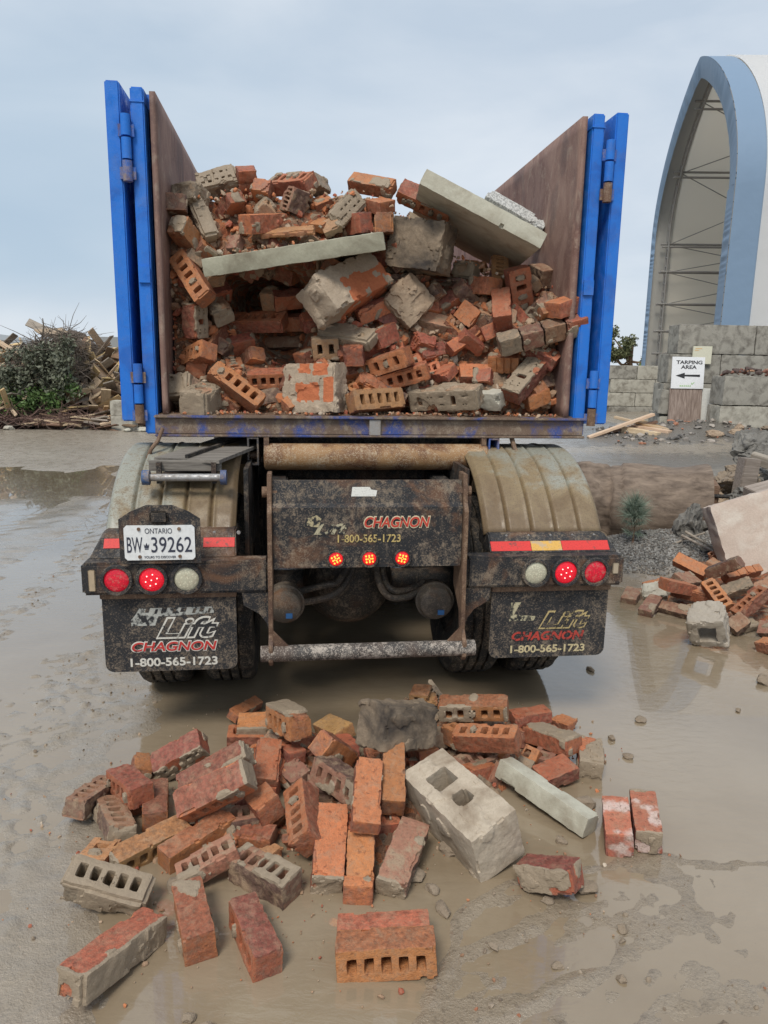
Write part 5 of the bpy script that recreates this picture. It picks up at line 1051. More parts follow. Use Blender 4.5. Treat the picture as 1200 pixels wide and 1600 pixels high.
hose([(.11, .5, .76), (.10, .42, .62), (.15, .38, .53), (.24, .38, .525), (.32, .42, .55)]); hose([(.14, .5, .74), (.13, .44, .62), (.17, .40, .555), (.25, .42, .55), (.33, .44, .58)])
hose([(-.25, .6, .62), (-.1, .55, .66), (.05, .6, .8)], .012)
# wheels: twin tyres each side, second axle ahead
def tyre_bm(xc, yc, R_=.475, wd=.235):
    seg = 72; prof = []
    hw = wd / 2
    base = [(.27, -hw * .8), (.33, -hw * .98), (.40, -hw), (.45, -hw * .97), (R_ - .008, -hw * .86), (R_, -hw * .72), (R_, -hw * .46), (R_ - .018, -hw * .44), (R_ - .018, -hw * .36), (R_, -hw * .34), (R_, -hw * .06), (R_ - .018, -hw * .04)]
    base = base + [(r, -h) for r, h in base[::-1]]
    V = []; n = len(base)
    for k in range(seg):
        a = 2 * math.pi * k / seg
        for r, h in base:
            rr = r
            if r > R_ - .01 and k % 3 == 0: rr = r - (.014 if abs(h) > hw * .4 else .006)
            V.append((xc + h, yc + rr * math.cos(a), R_ + rr * math.sin(a)))
    Fq = [(k * n + i, k * n + i + 1, ((k + 1) % seg) * n + i + 1, ((k + 1) % seg) * n + i) for k in range(seg) for i in range(n - 1)]
    return MB().add(V, Fq)
for yc in (.78, 1.98):
    for sg in (-1, 1):
        for xc in (.60, .915):
            wl = MB().lathe([(.0, .02), (.1, .02), (.2, -.02), (.25, -.07), (.28, -.09), (.285, .09), (.25, .07), (.2, .04), (0, .05)], (sg * xc, yc, .475), 'x', 32).build('wheel', DARK, truck, smooth=True)
            tyre_bm(sg * xc, yc).build('tyre', TYRE, wl, smooth=True, ang=30)
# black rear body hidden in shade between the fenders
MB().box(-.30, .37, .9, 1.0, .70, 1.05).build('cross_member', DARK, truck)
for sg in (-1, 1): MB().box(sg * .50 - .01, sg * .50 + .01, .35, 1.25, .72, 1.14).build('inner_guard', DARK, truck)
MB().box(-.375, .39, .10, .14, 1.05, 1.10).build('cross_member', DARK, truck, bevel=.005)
MB().box(-.95, -.5, 2.7, 3.6, .35, .95).box(.55, 1.0, 2.7, 3.6, .35, .95).build('light_block_tank', DARK, truck, bevel=.03)  # unseen dark boxes, added to stop light passing under the truck
MB().box(-1.05, 1.10, 5.0, 6.9, .55, 2.75).box(-.9, .95, 4.95, 5.0, .40, 1.0).build('light_block_cab', BLUE, truck, bevel=.06)  # unseen cab body, added behind the bin to block light from ahead
MB().box(-1.0, 1.05, 3.75, 3.8, .28, 1.1).build('light_block_sheet', RUBBER, truck)  # made-up sheet across the chassis that keeps the underside dark
# hoist rails the bin rides on, slanting board and roller at the left
MB().box(-.62, -.50, .95, 3.5, 1.08, 1.14).box(.72, .84, .95, 3.5, 1.08, 1.14).build('side_rail', DARK, truck)
MB().box(-.90, -.60, .32, 3.2, 1.175, 1.19, rot=(R(1.6), 0, R(-17)), piv=(-.75, .32, 1.18)).box(-.905, -.60, .30, .318, 1.14, 1.185).build('running_board', wood_mat('dusty_board', (.13, .115, .10), (.33, .30, .26)), truck)
MB().box(-.76, -.745, .33, 3.0, 1.192, 1.206, rot=(R(1.6), 0, R(-17)), piv=(-.75, .32, 1.18)).build('board_seam', DARK, truck)
rl = MB().tube([(-.905, .26, 1.118), (-.585, .26, 1.118)], .016, 16).build('guide_roller', GALV, truck, smooth=True)
MB().tube([(-.925, .26, 1.118), (-.895, .26, 1.118)], .032, 18).build('roller_flange', grime('dull_blue', (.05, .10, .22), ra=.3), rl, smooth=True)
MB().tube([(-.60, .26, 1.118), (-.575, .26, 1.118)], .032, 18).build('roller_flange', bpy.data.materials['dull_blue'], rl, smooth=True)
MB().box(-.86, -.63, .30, .9, 1.105, 1.12).box(-.87, -.85, .27, .30, 1.09, 1.18).box(-.64, -.62, .27, .30, 1.09, 1.18).build('roller_bracket', DARK, truck)

# ------------------------------------------------------------------ the bin on the truck
BO = (.10, .68, 1.262)
bn = empty('roll_off_bin', TG(BO), HD)
tag(bn, 'blue open top roll off bin full of bricks, both rear doors swung right back', 'bin')
BL_ = 4.1; yb0, yb1 = .68, .68 + BL_; xl, xr = -.985, 1.172; zt = 2.768
def bb(mb, name, m, parent=None, **k): return mb.build(name, m, parent or bn, off=BO, **k)
fl_ = bb(MB().box(xl + .05, xr - .05, yb0 + .02, yb1, 1.345, 1.356), 'floor', RUSTY)
sill = bb(MB().box(xl + .045, xr - .005, yb0 - .005, yb0 + .05, 1.262, 1.338).box(xl + .045, xr + .0, yb0 - .03, yb0 + .05, 1.3385, 1.352).box(xl + .045, xr, yb0 - .025, yb0 + .05, 1.250, 1.2615), 'rear_sill', SILL, bevel=.004)
bb(MB().box(.078, .132, yb0 - .022, yb0 - .006, 1.263, 1.337), 'sill_plate', grime('grey_plate', (.3, .29, .28), ra=.5), sill)
for sg, xo, xi in ((-1, xl, xl + .058), (1, xr, xr - .058)):
    a, b = min(xo, xi), max(xo, xi)
    bb(MB().box(a, b, yb0, yb0 + .09, 1.262, zt), 'corner_post', BLUE, bevel=.006)
    iw = xi + (-sg) * .035; a2, b2 = min(xi, iw), max(xi, iw)
    bb(MB().box(a - .002, b + .002, yb0 - .004, yb0 + .092, zt - .062, zt - .056).box(a + .004, b - .004, yb0 - .012, yb0 - .0005, 1.95, 2.02), 'weld_seam', BLUE)
    # inner lining dented a little
    n1_, n2_ = 60, 26; V = []
    for i in range(n1_ + 1):
        for j in range(n2_ + 1):
            y = yb0 + .012 + (BL_ - .02) * i / n1_; z = 1.357 + (zt - .012 - 1.357) * j / n2_
            q = (vnoise(np.array([[y * 1.0, z, 3 + sg]]), 2.2, 8)[0] - .5) * .03 if 0 < j < n2_ and i > 0 else 0
            V.append((iw + q, y, z))
    m_ = MB().add(V, [(i * (n2_ + 1) + j, i * (n2_ + 1) + j + 1, (i + 1) * (n2_ + 1) + j + 1, (i + 1) * (n2_ + 1) + j) for i in range(n1_) for j in range(n2_)])
    wall = bb(m_, 'side_wall', BINW, smooth=True); s = wall.modifiers.new('thickness', 'SOLIDIFY'); s.thickness = .025; s.offset = 1 if sg < 0 else -1
    s.offset = 0
    bb(MB().box(min(xi - sg * .02, xo), max(xi - sg * .02, xo) , yb0 + .09, yb1, zt - .07, zt), 'top_rail', BLUE, bevel=.006)
    rb = MB()
    for k in range(7): rb.box(min(xo, xo - sg * .05), max(xo, xo - sg * .05), yb0 + .5 + k * .55, yb0 + .58 + k * .55, 1.30, zt - .07)
    bb(rb, 'wall_rib', BLUE, bevel=.004)
    bb(MB().box(xo - sg * .055 - .004, xo - sg * .055 + .004, yb0 + .09, yb1, 1.30, zt - .07), 'outer_skin', BLUE)
    # rear door folded right round against the outside of the wall
    d0 = -1.088 if sg < 0 else 1.222; d1 = -1.026 if sg < 0 else 1.284
    door = bb(MB().box(d0, d1, yb0 - .01, yb0 + 1.06, 1.322, 2.785 if sg < 0 else 2.775), 'door', BLUE, bevel=.006)
    fr = MB(); fx = d0 if sg < 0 else d1
    fr.box(fx - .022 if sg < 0 else fx + .001, fx - .001 if sg < 0 else fx + .022, yb0 + .1, yb0 + 1.0, 1.95, 2.05)
    bb(fr, 'door_rib', BLUE, door, bevel=.003)
    # hinges: three knuckles each
    hx = -1.004 if sg < 0 else 1.198
    for zc_, worn_ in ((2.56, 0), (1.50, 1)):
        h = MB(); 
        for k in range(2): h.tube([(hx, yb0 - .022, zc_ + .045 - k * .095 + .043), (hx, yb0 - .022, zc_ + .045 - k * .095 - .043)], .021, 16)
        hg = bb(h, 'hinge', BLUE, door, smooth=True)
        bb(MB().tube([(hx, yb0 - .022, zc_ - .10), (hx, yb0 - .022, zc_ - .185)], .021, 16), 'hinge_knuckle', RUSTY if worn_ else BLUEW, hg, smooth=True)
        bb(MB().box(min(hx, hx - sg * -.0), max(hx, hx + .001), yb0 - .02, yb0 - .008, zc_ - .18, zc_ + .07).box(hx - .034, hx + .034, yb0 - .018, yb0 - .0105, zc_ - .01 - .165, zc_ - .01 - .115).box(hx - .034, hx + .034, yb0 - .018, yb0 - .0105, zc_ + .0, zc_ + .05), 'hinge_plate', BLUEW, hg)
bb(MB().box(xl, xr, yb1, yb1 + .05, 1.27, zt), 'front_wall', BLUE, bevel=.006)
cm = MB()
for k in range(9): cm.box(xl + .08, xr - .08, yb0 + .35 + k * .42, yb0 + .42 + k * .42, 1.265, 1.343)
bb(cm, 'cross_member', DARK)
# long rails (hollow tube) and the rear roller between them
for sg, xc in ((-1, -.484), (1, .704)):
    r_ = MB(); t_ = .008; a, b, z0, z1 = xc - .027, xc + .027, 1.115, 1.2495
    r_.box(a, a + t_, yb0 - .02, yb1, z0, z1).box(b - t_, b, yb0 - .02, yb1, z0, z1).box(a + t_, b - t_, yb0 - .02, yb1, z1 - t_, z1).box(a + t_, b - t_, yb0 - .02, yb1, z0, z0 + t_)
    ra = bb(r_, 'long_rail', grime('rail_steel', (.05, .05, .055), ra=.4, ma=.6) if sg < 0 else BLUEW)
    bb(MB().tube([(xc - .03, yb0 + .06, 1.152), (xc + .03, yb0 + .06, 1.152)], .022, 14), 'roller_pin', RUSTY, ra, smooth=True)
rl = bb(MB().lathe([(0, -.432), (.055, -.432), (.065, -.424), (.065, .664), (.055, .672), (0, .672)], (0, yb0, 1.154), 'x', 40), 'rear_roller', ROLLER, smooth=True)
for sx in (-.42, .65): bb(MB().box(sx - .012, sx + .012, yb0 - .03, yb0 + .2, 1.19, 1.2495), 'roller_bracket', RUSTY)
bb(MB().box(-.40, .62, yb0 + .16, yb0 + .2, 1.02, 1.2495), 'roller_plate', DARK)
# dangling tarp hooks
bb(MB().tube([(-.90, .64, 1.29), (-.915, .60, 1.24), (-.945, .58, 1.20), (-.965, .58, 1.15), (-.985, .60, 1.125)], .009, 10), 'tarp_hook', RUSTY, smooth=True)
bb(MB().tube([(.80, .70, 1.262), (.81, .66, 1.20), (.835, .64, 1.155), (.862, .64, 1.14)], .012, 10), 'tarp_hook', RUSTY, smooth=True)

# ------------------------------------------------------------------ the load: rubble behind and between the bricks
def TL(p):
    c, s = math.cos(HD), math.sin(HD); dx, dy = p[0] - T0[0], p[1] - T0[1]; return (dx * c + dy * s, -dx * s + dy * c, p[2])
lb = [(TL(p), l_, w_, h_) for (z, i, p, q, l_, w_, h_) in pile if z == 1]
nxg, nzg, nyg = 120, 76, 50
xg = np.linspace(-.878, 1.066, nxg)
def ztop(x): return np.interp(x, [-.9, -.6, .1, .25, .5, .75, .95, 1.1], [2.33, 2.40, 2.42, 2.33, 2.16, 2.06, 2.02, 1.98])
def ydepth(x, z):
    num = np.full_like(x, .02 * .5); den = np.full_like(x, .02)
    for (c, l_, w_, h_) in lb:
        k = np.exp(-((x - c[0]) ** 2 + (z - c[2]) ** 2) / .09 ** 2); num += k * (c[1] - .68 + .045); den += k
    y = num / den
    cave = np.exp(-((x + .46) / .20) ** 4 - ((z - 1.93) / .12) ** 4); y = y + .36 * cave
    cave2 = np.exp(-((x - .62) / .3) ** 4 - ((z - 2.12) / .06) ** 4); y = y + .25 * cave2
    return y
V = []
S = np.linspace(0, 1, nzg)
zt_ = ztop(xg)
Xv = np.tile(xg, nzg); Zv = np.concatenate([1.352 + (zt_ - 1.352) * s for s in S]); Yv = ydepth(Xv, Zv)
Pn = np.stack([Xv, Zv, Yv * 0], 1); nn = fnoise(Pn, 16, 9, 4) - .5
Yv = np.maximum(Yv + nn * .10, .04 + .02 * np.random.RandomState(2).rand(len(Yv)))
rows = [np.stack([Xv, Yv + .68, Zv], 1)]
last = rows[0][-nxg:]
for k in range(1, nyg):
    u = k / (nyg - 1); y = last[:, 1] + (4.7 - last[:, 1]) * u ** 1.6
    z = last[:, 2] + .05 * math.sin(u * 3) + (fnoise(np.stack([xg, y, xg * 0], 1), 9, 12, 3) - .5) * .12 * min(1, u * 8) - .0 * u
    rows.append(np.stack([xg, y, z], 1))
V = np.concatenate(rows); nr = nzg + nyg - 1
Vg = V.copy(); c_, s_ = math.cos(HD), math.sin(HD); Vg[:, 0] = T0[0] + V[:, 0] * c_ - V[:, 1] * s_; Vg[:, 1] = T0[1] + V[:, 0] * s_ + V[:, 1] * c_
idx = np.arange(nr * nxg).reshape(nr, nxg); Fm = np.stack([idx[:-1, :-1], idx[:-1, 1:], idx[1:, 1:], idx[1:, :-1]], -1).reshape(-1, 4)
tag(npmesh('brick_rubble', Vg, Fm, RUB), 'brown crumbled brick and mortar filling the blue bin', 'rubble', kind='stuff')
pts = []; sz = []; rs_ = np.random.RandomState(21)
for i in range(1900):
    k = rs_.randint(nzg * nxg); v = V[k]
    if ydepth(np.array([v[0]]), np.array([v[2]]))[0] > .5: continue
    pts.append(Vg[k] + rs_.normal(size=3) * .008 + np.array([0, -.01, 0])); sz.append(.007 + .036 * rs_.rand() ** 2.4)
for i in range(230):                                    # crumbs lying along the top edge, on the slab and on the sill
    x = rs_.uniform(-.87, 1.06); z = ztop(np.array([x]))[0]; y = .80 + .28 * rs_.rand()
    pts.append(TG((x, y + .1, z + .01))); sz.append(.006 + .016 * rs_.rand() ** 2)
for i in range(150):
    x = rs_.uniform(-.64, .14); t_ = (x + .68) / .85
    pts.append(TG((x, (.75 + .3 * rs_.rand()), 2.09 + .115 * t_ + .012))); sz.append(.004 + .014 * rs_.rand() ** 2)
for i in range(420):
    pts.append(TG((rs_.uniform(-.87, 1.08), rs_.uniform(.665, .80), 1.362))); sz.append(.002 + .016 * rs_.rand() ** 4)
occ = [(c[0], c[2]) for (c, l_, w_, h_) in lb]
for i in range(400):
    x = rnd.uniform(-.82, 1.02); z = rnd.uniform(1.40, float(ztop(np.array([x]))[0]) + .02)
    if min(math.hypot(x - a, z - c) for a, c in occ) < .082 or len(occ) > len(lb) + 50: continue
    yd = float(ydepth(np.array([x]), np.array([z]))[0])
    if yd > .42: continue
    occ.append((x, z)); c = rnd.choice('orrrdot')
    o = make_block('ct=%.2f c=%s %s %s' % (rnd.uniform(.1, .6), c, rnd.choice(('hole=5', 'rough', 'hole=5 plug')), rnd.choice(('brk', 'brk', ''))), rnd.uniform(.13, .25), .088, .075)
    place(o, TG((x, .68 + yd + .01, z)), Euler((rnd.uniform(-.8, .8), rnd.uniform(-.8, .8), rnd.uniform(0, 3.1))).to_quaternion())
    tag(o, 'broken brick jumbled between the larger bricks at the front of the load', 'brick', 'broken bricks between the larger ones of the load')
tag(chips('brick_crumbs', pts, sz, CHIPM, 11), 'loose crumbs and chips lying over the load and on the sill', 'crumbs', kind='stuff')
for i in range(46):                                     # bricks deeper in the load, showing through the gaps
    x = rnd.uniform(-.78, .98); z = rnd.uniform(1.42, float(ztop(np.array([x]))[0]) - .06); y = .68 + float(ydepth(np.array([x]), np.array([z]))[0]) + .015
    if y > 1.2: continue
    c = rnd.choice('oordtt'); o = make_block('ct=%.2f c=%s hole=5' % (rnd.uniform(.15, .6), c), rnd.uniform(.13, .24), .09, .075)
    place(o, TG((x, y, z)), Euler((rnd.uniform(-.7, .7), rnd.uniform(-.7, .7), rnd.uniform(0, 3.1))).to_quaternion())
    tag(o, 'brick wedged deep between the other bricks of the load', 'brick', 'bricks wedged deep in the load')

# ------------------------------------------------------------------ loose stones on the mud and in the water
def stone(name, p, s, m, seed, flat=.7, sub=3, rz=0):
    if max(s) > .09: sub = 5
    rs = np.random.RandomState(seed); bm = bmesh.new(); bmesh.ops.create_icosphere(bm, subdivisions=sub, radius=1)
    B = np.array([v.co for v in bm.verts]); Fc = np.array([[v.index for v in f.verts] for f in bm.faces]); bm.free()
    b = B.copy()
    for k in range(9):
        d_ = rs.normal(size=3); d_ /= np.linalg.norm(d_); q = b @ d_; lim = rs.uniform(.45, .8); b = b - np.outer(np.clip(q - lim, 0, None), d_) * .9
    b += (np.stack([fnoise(B, 2.5, seed % 900 + k, 3) for k in range(3)], 1) - .5) * .35
    if max(s) > .09: b += B * ((fnoise(B, 6, seed % 890 + 9, 4) - .5) * .30)[:, None]
    b = b * np.array(s); ca, sa = math.cos(rz), math.sin(rz); b = np.stack([b[:, 0] * ca - b[:, 1] * sa, b[:, 0] * sa + b[:, 1] * ca, b[:, 2]], 1)
    o = npmesh(name, b, Fc, m, True, {'mort': np.zeros(len(b)), 'skin': np.zeros(len(b))}, None, 28); o.location = p; return o
SM = CM['stone']
STONES = [  # x, y, size, label
 (.118, 2.09, .035, 'round pale mortar lump standing upright beside the weathered brick with a grey end'),
 (.255, 2.215, .055, 'grey mortar chunk tucked under the left side of the concrete block'),
 (.20, 1.945, .033, 'curved heart-like mortar piece lying flat in the mud'),
 (.17, 2.03, .026, 'small flat mortar pebble between the curved piece and the concrete block'),
 (.66, 2.045, .042, 'tan mortar chunk right beside the lone muddy fronted brick'),
 (.63, 2.28, .026, 'small rounded stone under the low end of the pale slab'),
 (.60, 2.66, .05, 'tan mortar chunk behind the low end of the pale slab'),
 (.77, 2.50, .055, 'grey broken piece leaning between the pale slab and the paired red bricks'),
 (-.47, 1.555, .024, 'flat clod at the bottom of the photo, left of another larger one'),
 (-.42, 1.52, .03, 'grey lump of stone in the mud nearest the photo\'s bottom edge'),
 (.84, 1.52, .05, 'large broken mud lump in the bottom right corner'),
 (.33, 1.80, .018, 'small dark clod in the mud below the lone muddy fronted brick'),
 (.50, 1.74, .018, 'small brown pebble left of a pair of pebbles in the mud'),
 (.72, 1.88, .022, 'flat brown pebble, larger of a pair lying in the mud'),
 (.705, 1.835, .014, 'small brown pebble below a larger flat one'),
 (.66, 1.70, .02, 'pale clod in the mud at the lower right'),
 (1.21, 3.18, .032, 'mud clod sticking out of the puddle right of the truck'),
 (1.13, 3.75, .03, 'dark clod in the bright reflection right of the mudflap'),
 (1.02, 3.0, .028, 'small clod in the puddle behind the end of the brick pile'),
 (1.05, 2.85, .024, 'smaller clod in the puddle near the end of the brick pile'),
 (2.0, 3.62, .06, 'muddy stone on the bar of mud at the right edge'),
 (2.2, 3.5, .05, 'brown lump farther out on the bar of mud at the right edge'),
 (2.3, 3.85, .045, 'rough lump on the bar of mud nearest the bricks'),
 (-.40, 3.02, .02, 'small pebble in the water left behind the pile'),
 (-.75, 2.86, .02, 'small clod in the water at the upper left of the pile'),
 (.52, 1.99, .02, 'small clod in front of the lone muddy fronted brick'),
 (-.62, 2.02, .05, 'flat mortar and brick fragment lying in the water among the front bricks'),
 (-.42, 1.93, .025, 'pebble in the water between the two front bricks'),
 (1.72, 3.3, .022, 'pebble in the open puddle at the right'),
]
for i, (x, y, s, lab) in enumerate(STONES):
    zz = float(ground_h(np.array([x]), np.array([y]))[0]); zz = max(zz, -.004)
    o = stone('stone', (x, y, zz + s * .25), (s * rnd.uniform(.8, 1.3), s * rnd.uniform(.6, .95), s * rnd.uniform(.45, .75)), SM, 300 + i, rz=rnd.uniform(0, 3))
    tag(o, lab, 'stone')
# countless pebbles and clods of mud
pts = []; sz = []; rs_ = np.random.RandomState(4)
for i in range(11000):
    x = rs_.uniform(-2.6, 3.0); y = 1.3 + 5 * rs_.rand() ** 1.6; hgt = float(0)
    pts.append((x, y)); sz.append(.0022 + .0095 * rs_.rand() ** 4)
pts = np.array(pts); hh = ground_h(pts[:, 0], pts[:, 1]); cl = fnoise(np.stack([pts[:, 0], pts[:, 1], pts[:, 0] * 0], 1), 1.6, 71, 3)
keep = (hh > -.003) & (cl > .40); sz = np.array(sz)
tag(chips('mud_clods', np.stack([pts[keep, 0], pts[keep, 1], hh[keep] + .001], 1), sz[keep], CLODM, 5, .7), 'small pebbles and clods strewn over the wet mud', 'pebbles', kind='stuff')
# grey gravel bank beside the puddle
pts = np.stack([rs_.uniform(1.35, 3.4, 16000), rs_.uniform(5.15, 6.9, 16000)], 1); hh = ground_h(pts[:, 0], pts[:, 1])
e_ = fnoise(np.stack([pts[:, 0], pts[:, 1], hh * 0], 1), 2.0, 81, 3) - .5
keep = (pts[:, 1] > 5.5 + e_ * .5) & (hh > 0)
tag(chips('gravel', np.stack([pts[keep, 0], pts[keep, 1], hh[keep] + .004], 1), (.006 + .013 * rs_.rand(keep.sum()) ** 2), GRAVM, 6, .65), 'grey crushed gravel bank between the truck and the log', 'gravel', kind='stuff')

# ------------------------------------------------------------------ right: log, rocks, sapling, slab
def gz(x, y): return float(ground_h(np.array([x]), np.array([y]))[0])
lg = empty('log', (2.0, 6.85, .34), 0); tag(lg, 'huge muddy brown log lying behind the gravel bank', 'log')
V = []; nS, nT = 130, 60
for i in range(nS + 1):
    u = -1.5 + 2.45 * i / nS
    for k in range(nT):
        a = 2 * math.pi * k / nT; p = np.array([[u * 1.0, math.cos(a) * .8, math.sin(a) * .8]])
        r = .325 + (fnoise(p, 2.0, 3, 4)[0] - .5) * .07 + (.02 if u > .2 else 0) + .03 * max(0, (u - .6) / .35) ** 2 + (fnoise(p * [[.5, 6, 6]], 2.5, 6, 3)[0] - .5) * .03
        V.append((u, r * math.cos(a), r * math.sin(a)))
Fq = [(i * nT + k, i * nT + (k + 1) % nT, (i + 1) * nT + (k + 1) % nT, (i + 1) * nT + k) for i in range(nS) for k in range(nT)]
mb = MB().add(V, Fq); mb.f.append(tuple(range(nS * nT, nS * nT + nT)))
ob = mb.build('trunk', LOGM, lg, smooth=True, ang=50)
vv = ob.data.vertices
nn_ = np.array([v.co for v in vv]); q_ = (fnoise(nn_, 5, 33, 4) - .5) * .26 * (nn_[:, 0] < .12) + (nn_[:, 0] > .12) * .03 + (fnoise(nn_, 3, 35, 3) - .5) * .06
nn_[:, 1:] *= (1 + q_ / .33)[:, None]; vv.foreach_set('co', nn_.astype(np.float32).ravel())
lg.rotation_euler = (0, 0, R(-13))
ep = MB().box(.955, 1.02, -.20, .06, -.30, .27, rot=(R(8), 0, 0)).build('end_board', WOODB, lg, bevel=.01)
bl = MB()
for yy, zz in ((-.22, .16), (-.24, -.02), (-.16, -.12), (-.2, -.26)): bl.tube([(.93, yy, zz), (1.10, yy - .02, zz + .005)], .018, 10)
bl.build('bolts', DARK, ep, smooth=True)
o = stone('boulder', (2.55, 6.05, .26), (.19, .16, .24), CM['rock'], 41, rz=.4); tag(o, 'big dark grey boulder in front of the log', 'boulder')
o = stone('boulder', (2.30, 6.12, .16), (.15, .11, .12), CM['rock'], 46, rz=.9); tag(o, 'smaller grey boulder leaning left of the big one in front of the log', 'boulder')
tw = MB()
for a, b in (((2.45, 5.86, .30), (2.78, 5.55, .09)), ((2.30, 5.9, .14), (2.6, 5.83, .30)), ((2.42, 5.85, .27), (2.74, 5.5, .10))):
    o = MB().tube([a, ((a[0] + b[0]) / 2, (a[1] + b[1]) / 2, (a[2] + b[2]) / 2 + .015), b], [.011, .009, .007], 8).build('stick', WOODG, smooth=True)
    tag(o, 'thin bare stick lying across the grey boulders', 'stick', 'sticks across the boulders')
for i, (x, y, s_) in enumerate(((1.75, 6.45, .10), (2.75, 6.2, .11), (1.95, 6.55, .07), (2.62, 5.78, .06), (1.6, 6.2, .06), (2.85, 6.25, .09))):
    o = stone('rock', (x, y, gz(x, y) + s_ * .3), (s_ * 1.2, s_, s_ * .7), CM['rock' if i % 2 else 'stone'], 650 + i); tag(o, 'small rock at the foot of the big log, half sunk in the gravel', 'rock', 'small rocks at the foot of the log')
# pine sapling
sp_ = empty('pine_sapling', (2.07, 5.98, gz(2.07, 5.98))); tag(sp_, 'small blue-green pine sapling growing out of the gravel', 'sapling')
MB().tube([(0, 0, -.03), (.01, 0, .12), (.0, .01, .30)], [.009, .007, .004], 8).build('trunk', WOODB, sp_, smooth=True)
V = []; Fq = []; rs_ = np.random.RandomState(14)
tips = [(0, 0, .30, 0, 0, 1)] + [(.004 * math.cos(a), .004 * math.sin(a), z, math.cos(a), math.sin(a), e) for z, e, n in ((.27, .9, 5), (.21, .6, 6), (.15, .35, 5), (.07, .25, 4)) for a in np.arange(n) * 6.28 / n + z * 9]
for (x, y, z, dx, dy, dz) in tips:
    d0 = Vector((dx, dy, dz)).normalized(); ln = .07 if dz < 1 else .06
    for k in range(60 if z < .2 else 110):
        t_ = rs_.rand(); base = Vector((x, y, z)) + d0 * ln * t_
        dv = (d0 * .9 + Vector(rs_.normal(size=3)) * .55).normalized(); nl = (.05 + .05 * rs_.rand()) * (1.7 if z > .2 else .9); sd2 = dv.cross(Vector(rs_.normal(size=3))).normalized() * .0016
        i0 = len(V); e_ = base + dv * nl; V += [base - sd2, base + sd2, e_]; Fq.append((i0, i0 + 1, i0 + 2))
def leaf_mat(name, c1, c2):
    m, t, b = mat(name); g = N(t, 'ShaderNodeNewGeometry'); n = noise(t, 9, 4, .7, g.outputs['Position']); n2 = N(t, 'ShaderNodeObjectInfo')
    r_ = g.outputs['Random Per Island']; c = mix(t, ramp(t, n, [(.35, 0.), (.65, 1.)]), c1, c2); c = mix(t, math_(t, 'MULTIPLY', r_, .6), c, tuple(x * .5 for x in c1))
    L(t, c, b.inputs['Base Color']); b.inputs['Roughness'].default_value = .6
    return m
MB().add(V, Fq).build('needles', leaf_mat('pine_needles', (.17, .23, .17), (.33, .40, .31)), sp_)
# leaning pinkish slab
V, F_, ma, sa = voxmesh(1.25, .62, .16, cell=.028, seed=77, mort=0, chip=1.0, mar=.006, jitter=.004)
o = npmesh('concrete_slab', V, F_, CM['pink'], True, {'mort': ma, 'skin': sa}, None, 42); o.location = (3.10, 5.42, .47); o.rotation_euler = Euler((R(72), R(-16), R(4)))
tag(o, 'big pinkish concrete slab leaning on the brick heap at the right edge', 'slab')
# rocks and timber behind the slab
RK = [(2.95, 6.5, .26, .17, 'rock'), (3.2, 6.3, .30, .2, 'stone'), (3.35, 6.7, .42, .24, 'rock'), (3.6, 6.5, .45, .2, 'rock'), (3.1, 6.9, .36, .16, 'stone'), (3.75, 6.9, .55, .22, 'rock'), (3.3, 7.3, .46, .2, 'tan'), (3.6, 7.6, .5, .2, 'stone'), (3.05, 5.95, .2, .16, 'stone'), (3.4, 6.0, .3, .2, 'rock'), (2.85, 5.75, .14, .1, 'tan'), (3.0, 7.4, .36, .13, 'rock'), (4.0, 7.3, .5, .22, 'rock'), (3.3, 7.75, .48, .12, 'pale'), (2.93, 7.15, .34, .12, 'tan'), (3.5, 8.0, .5, .15, 'rock'), (3.9, 8.1, .55, .2, 'stone'), (3.2, 8.1, .44, .12, 'tan')]
RK += [(2.98, 6.35, .42, .16, 'stone'), (3.12, 6.05, .34, .17, 'rock'), (3.3, 6.2, .52, .18, 'stone'), (3.05, 6.7, .50, .15, 'tan'), (3.28, 6.55, .58, .19, 'rock'), (3.5, 6.35, .66, .2, 'stone'), (3.1, 7.0, .52, .17, 'blockh'), (3.4, 7.0, .66, .22, 'stone'), (2.9, 6.9, .40, .12, 'blockh'), (3.7, 6.4, .72, .2, 'blockh'), (2.95, 5.95, .22, .13, 'stone'), (3.2, 5.85, .26, .15, 'blockh'), (3.6, 7.2, .72, .2, 'rock'), (3.0, 7.3, .5, .14, 'stone')]
for i, (x, y, z, s, mk_) in enumerate(RK):
    o = stone('rock', (x, y, z * .8), (s * rnd.uniform(.9, 1.35), s * .9, s * rnd.uniform(.5, .8)), CM[mk_], 500 + i * 3, rz=rnd.uniform(0, 3))
    tag(o, 'rough rock or lump in the heap beyond the pinkish slab at the right edge', 'rock', 'rocks heaped beyond the pinkish slab')
o = stone('rock', (4.5, 9.1, .62), (.30, .28, .26), CM['rock'], 611, rz=.3); tag(o, 'grey pyramid shaped rock topping the heap at the right edge', 'rock')
def plank(name, x, y, z, ln, wd, th, rot, m, lab, grp=None, cat='plank'):
    o = MB().box(-ln / 2, ln / 2, -wd / 2, wd / 2, -th / 2, th / 2).build(name, m, bevel=min(.006, th * .2)); o.location = (x, y, z); o.rotation_euler = rot
    return tag(o, lab, cat, grp)
plank('timber', 3.08, 6.15, .36, .42, .14, .14, (0, R(-4), R(8)), WOODG, 'squared grey timber end lying between the log and the pinkish slab', cat='timber')
plank('timber', 3.33, 6.75, .62, .16, .12, .36, (0, R(5), R(10)), WOODG, 'dark upright stump of timber in the rock heap', cat='timber')
plank('timber', 3.5, 6.3, .62, .8, .2, .12, (R(10), R(-12), R(14)), WOODG, 'splintered grey timber sloping over the rock heap', cat='timber')
plank('timber', 3.75, 6.9, .70, .6, .1, .1, (R(10), R(14), R(-34)), WOODG, 'dark timber lying on top of the rock heap', cat='timber')

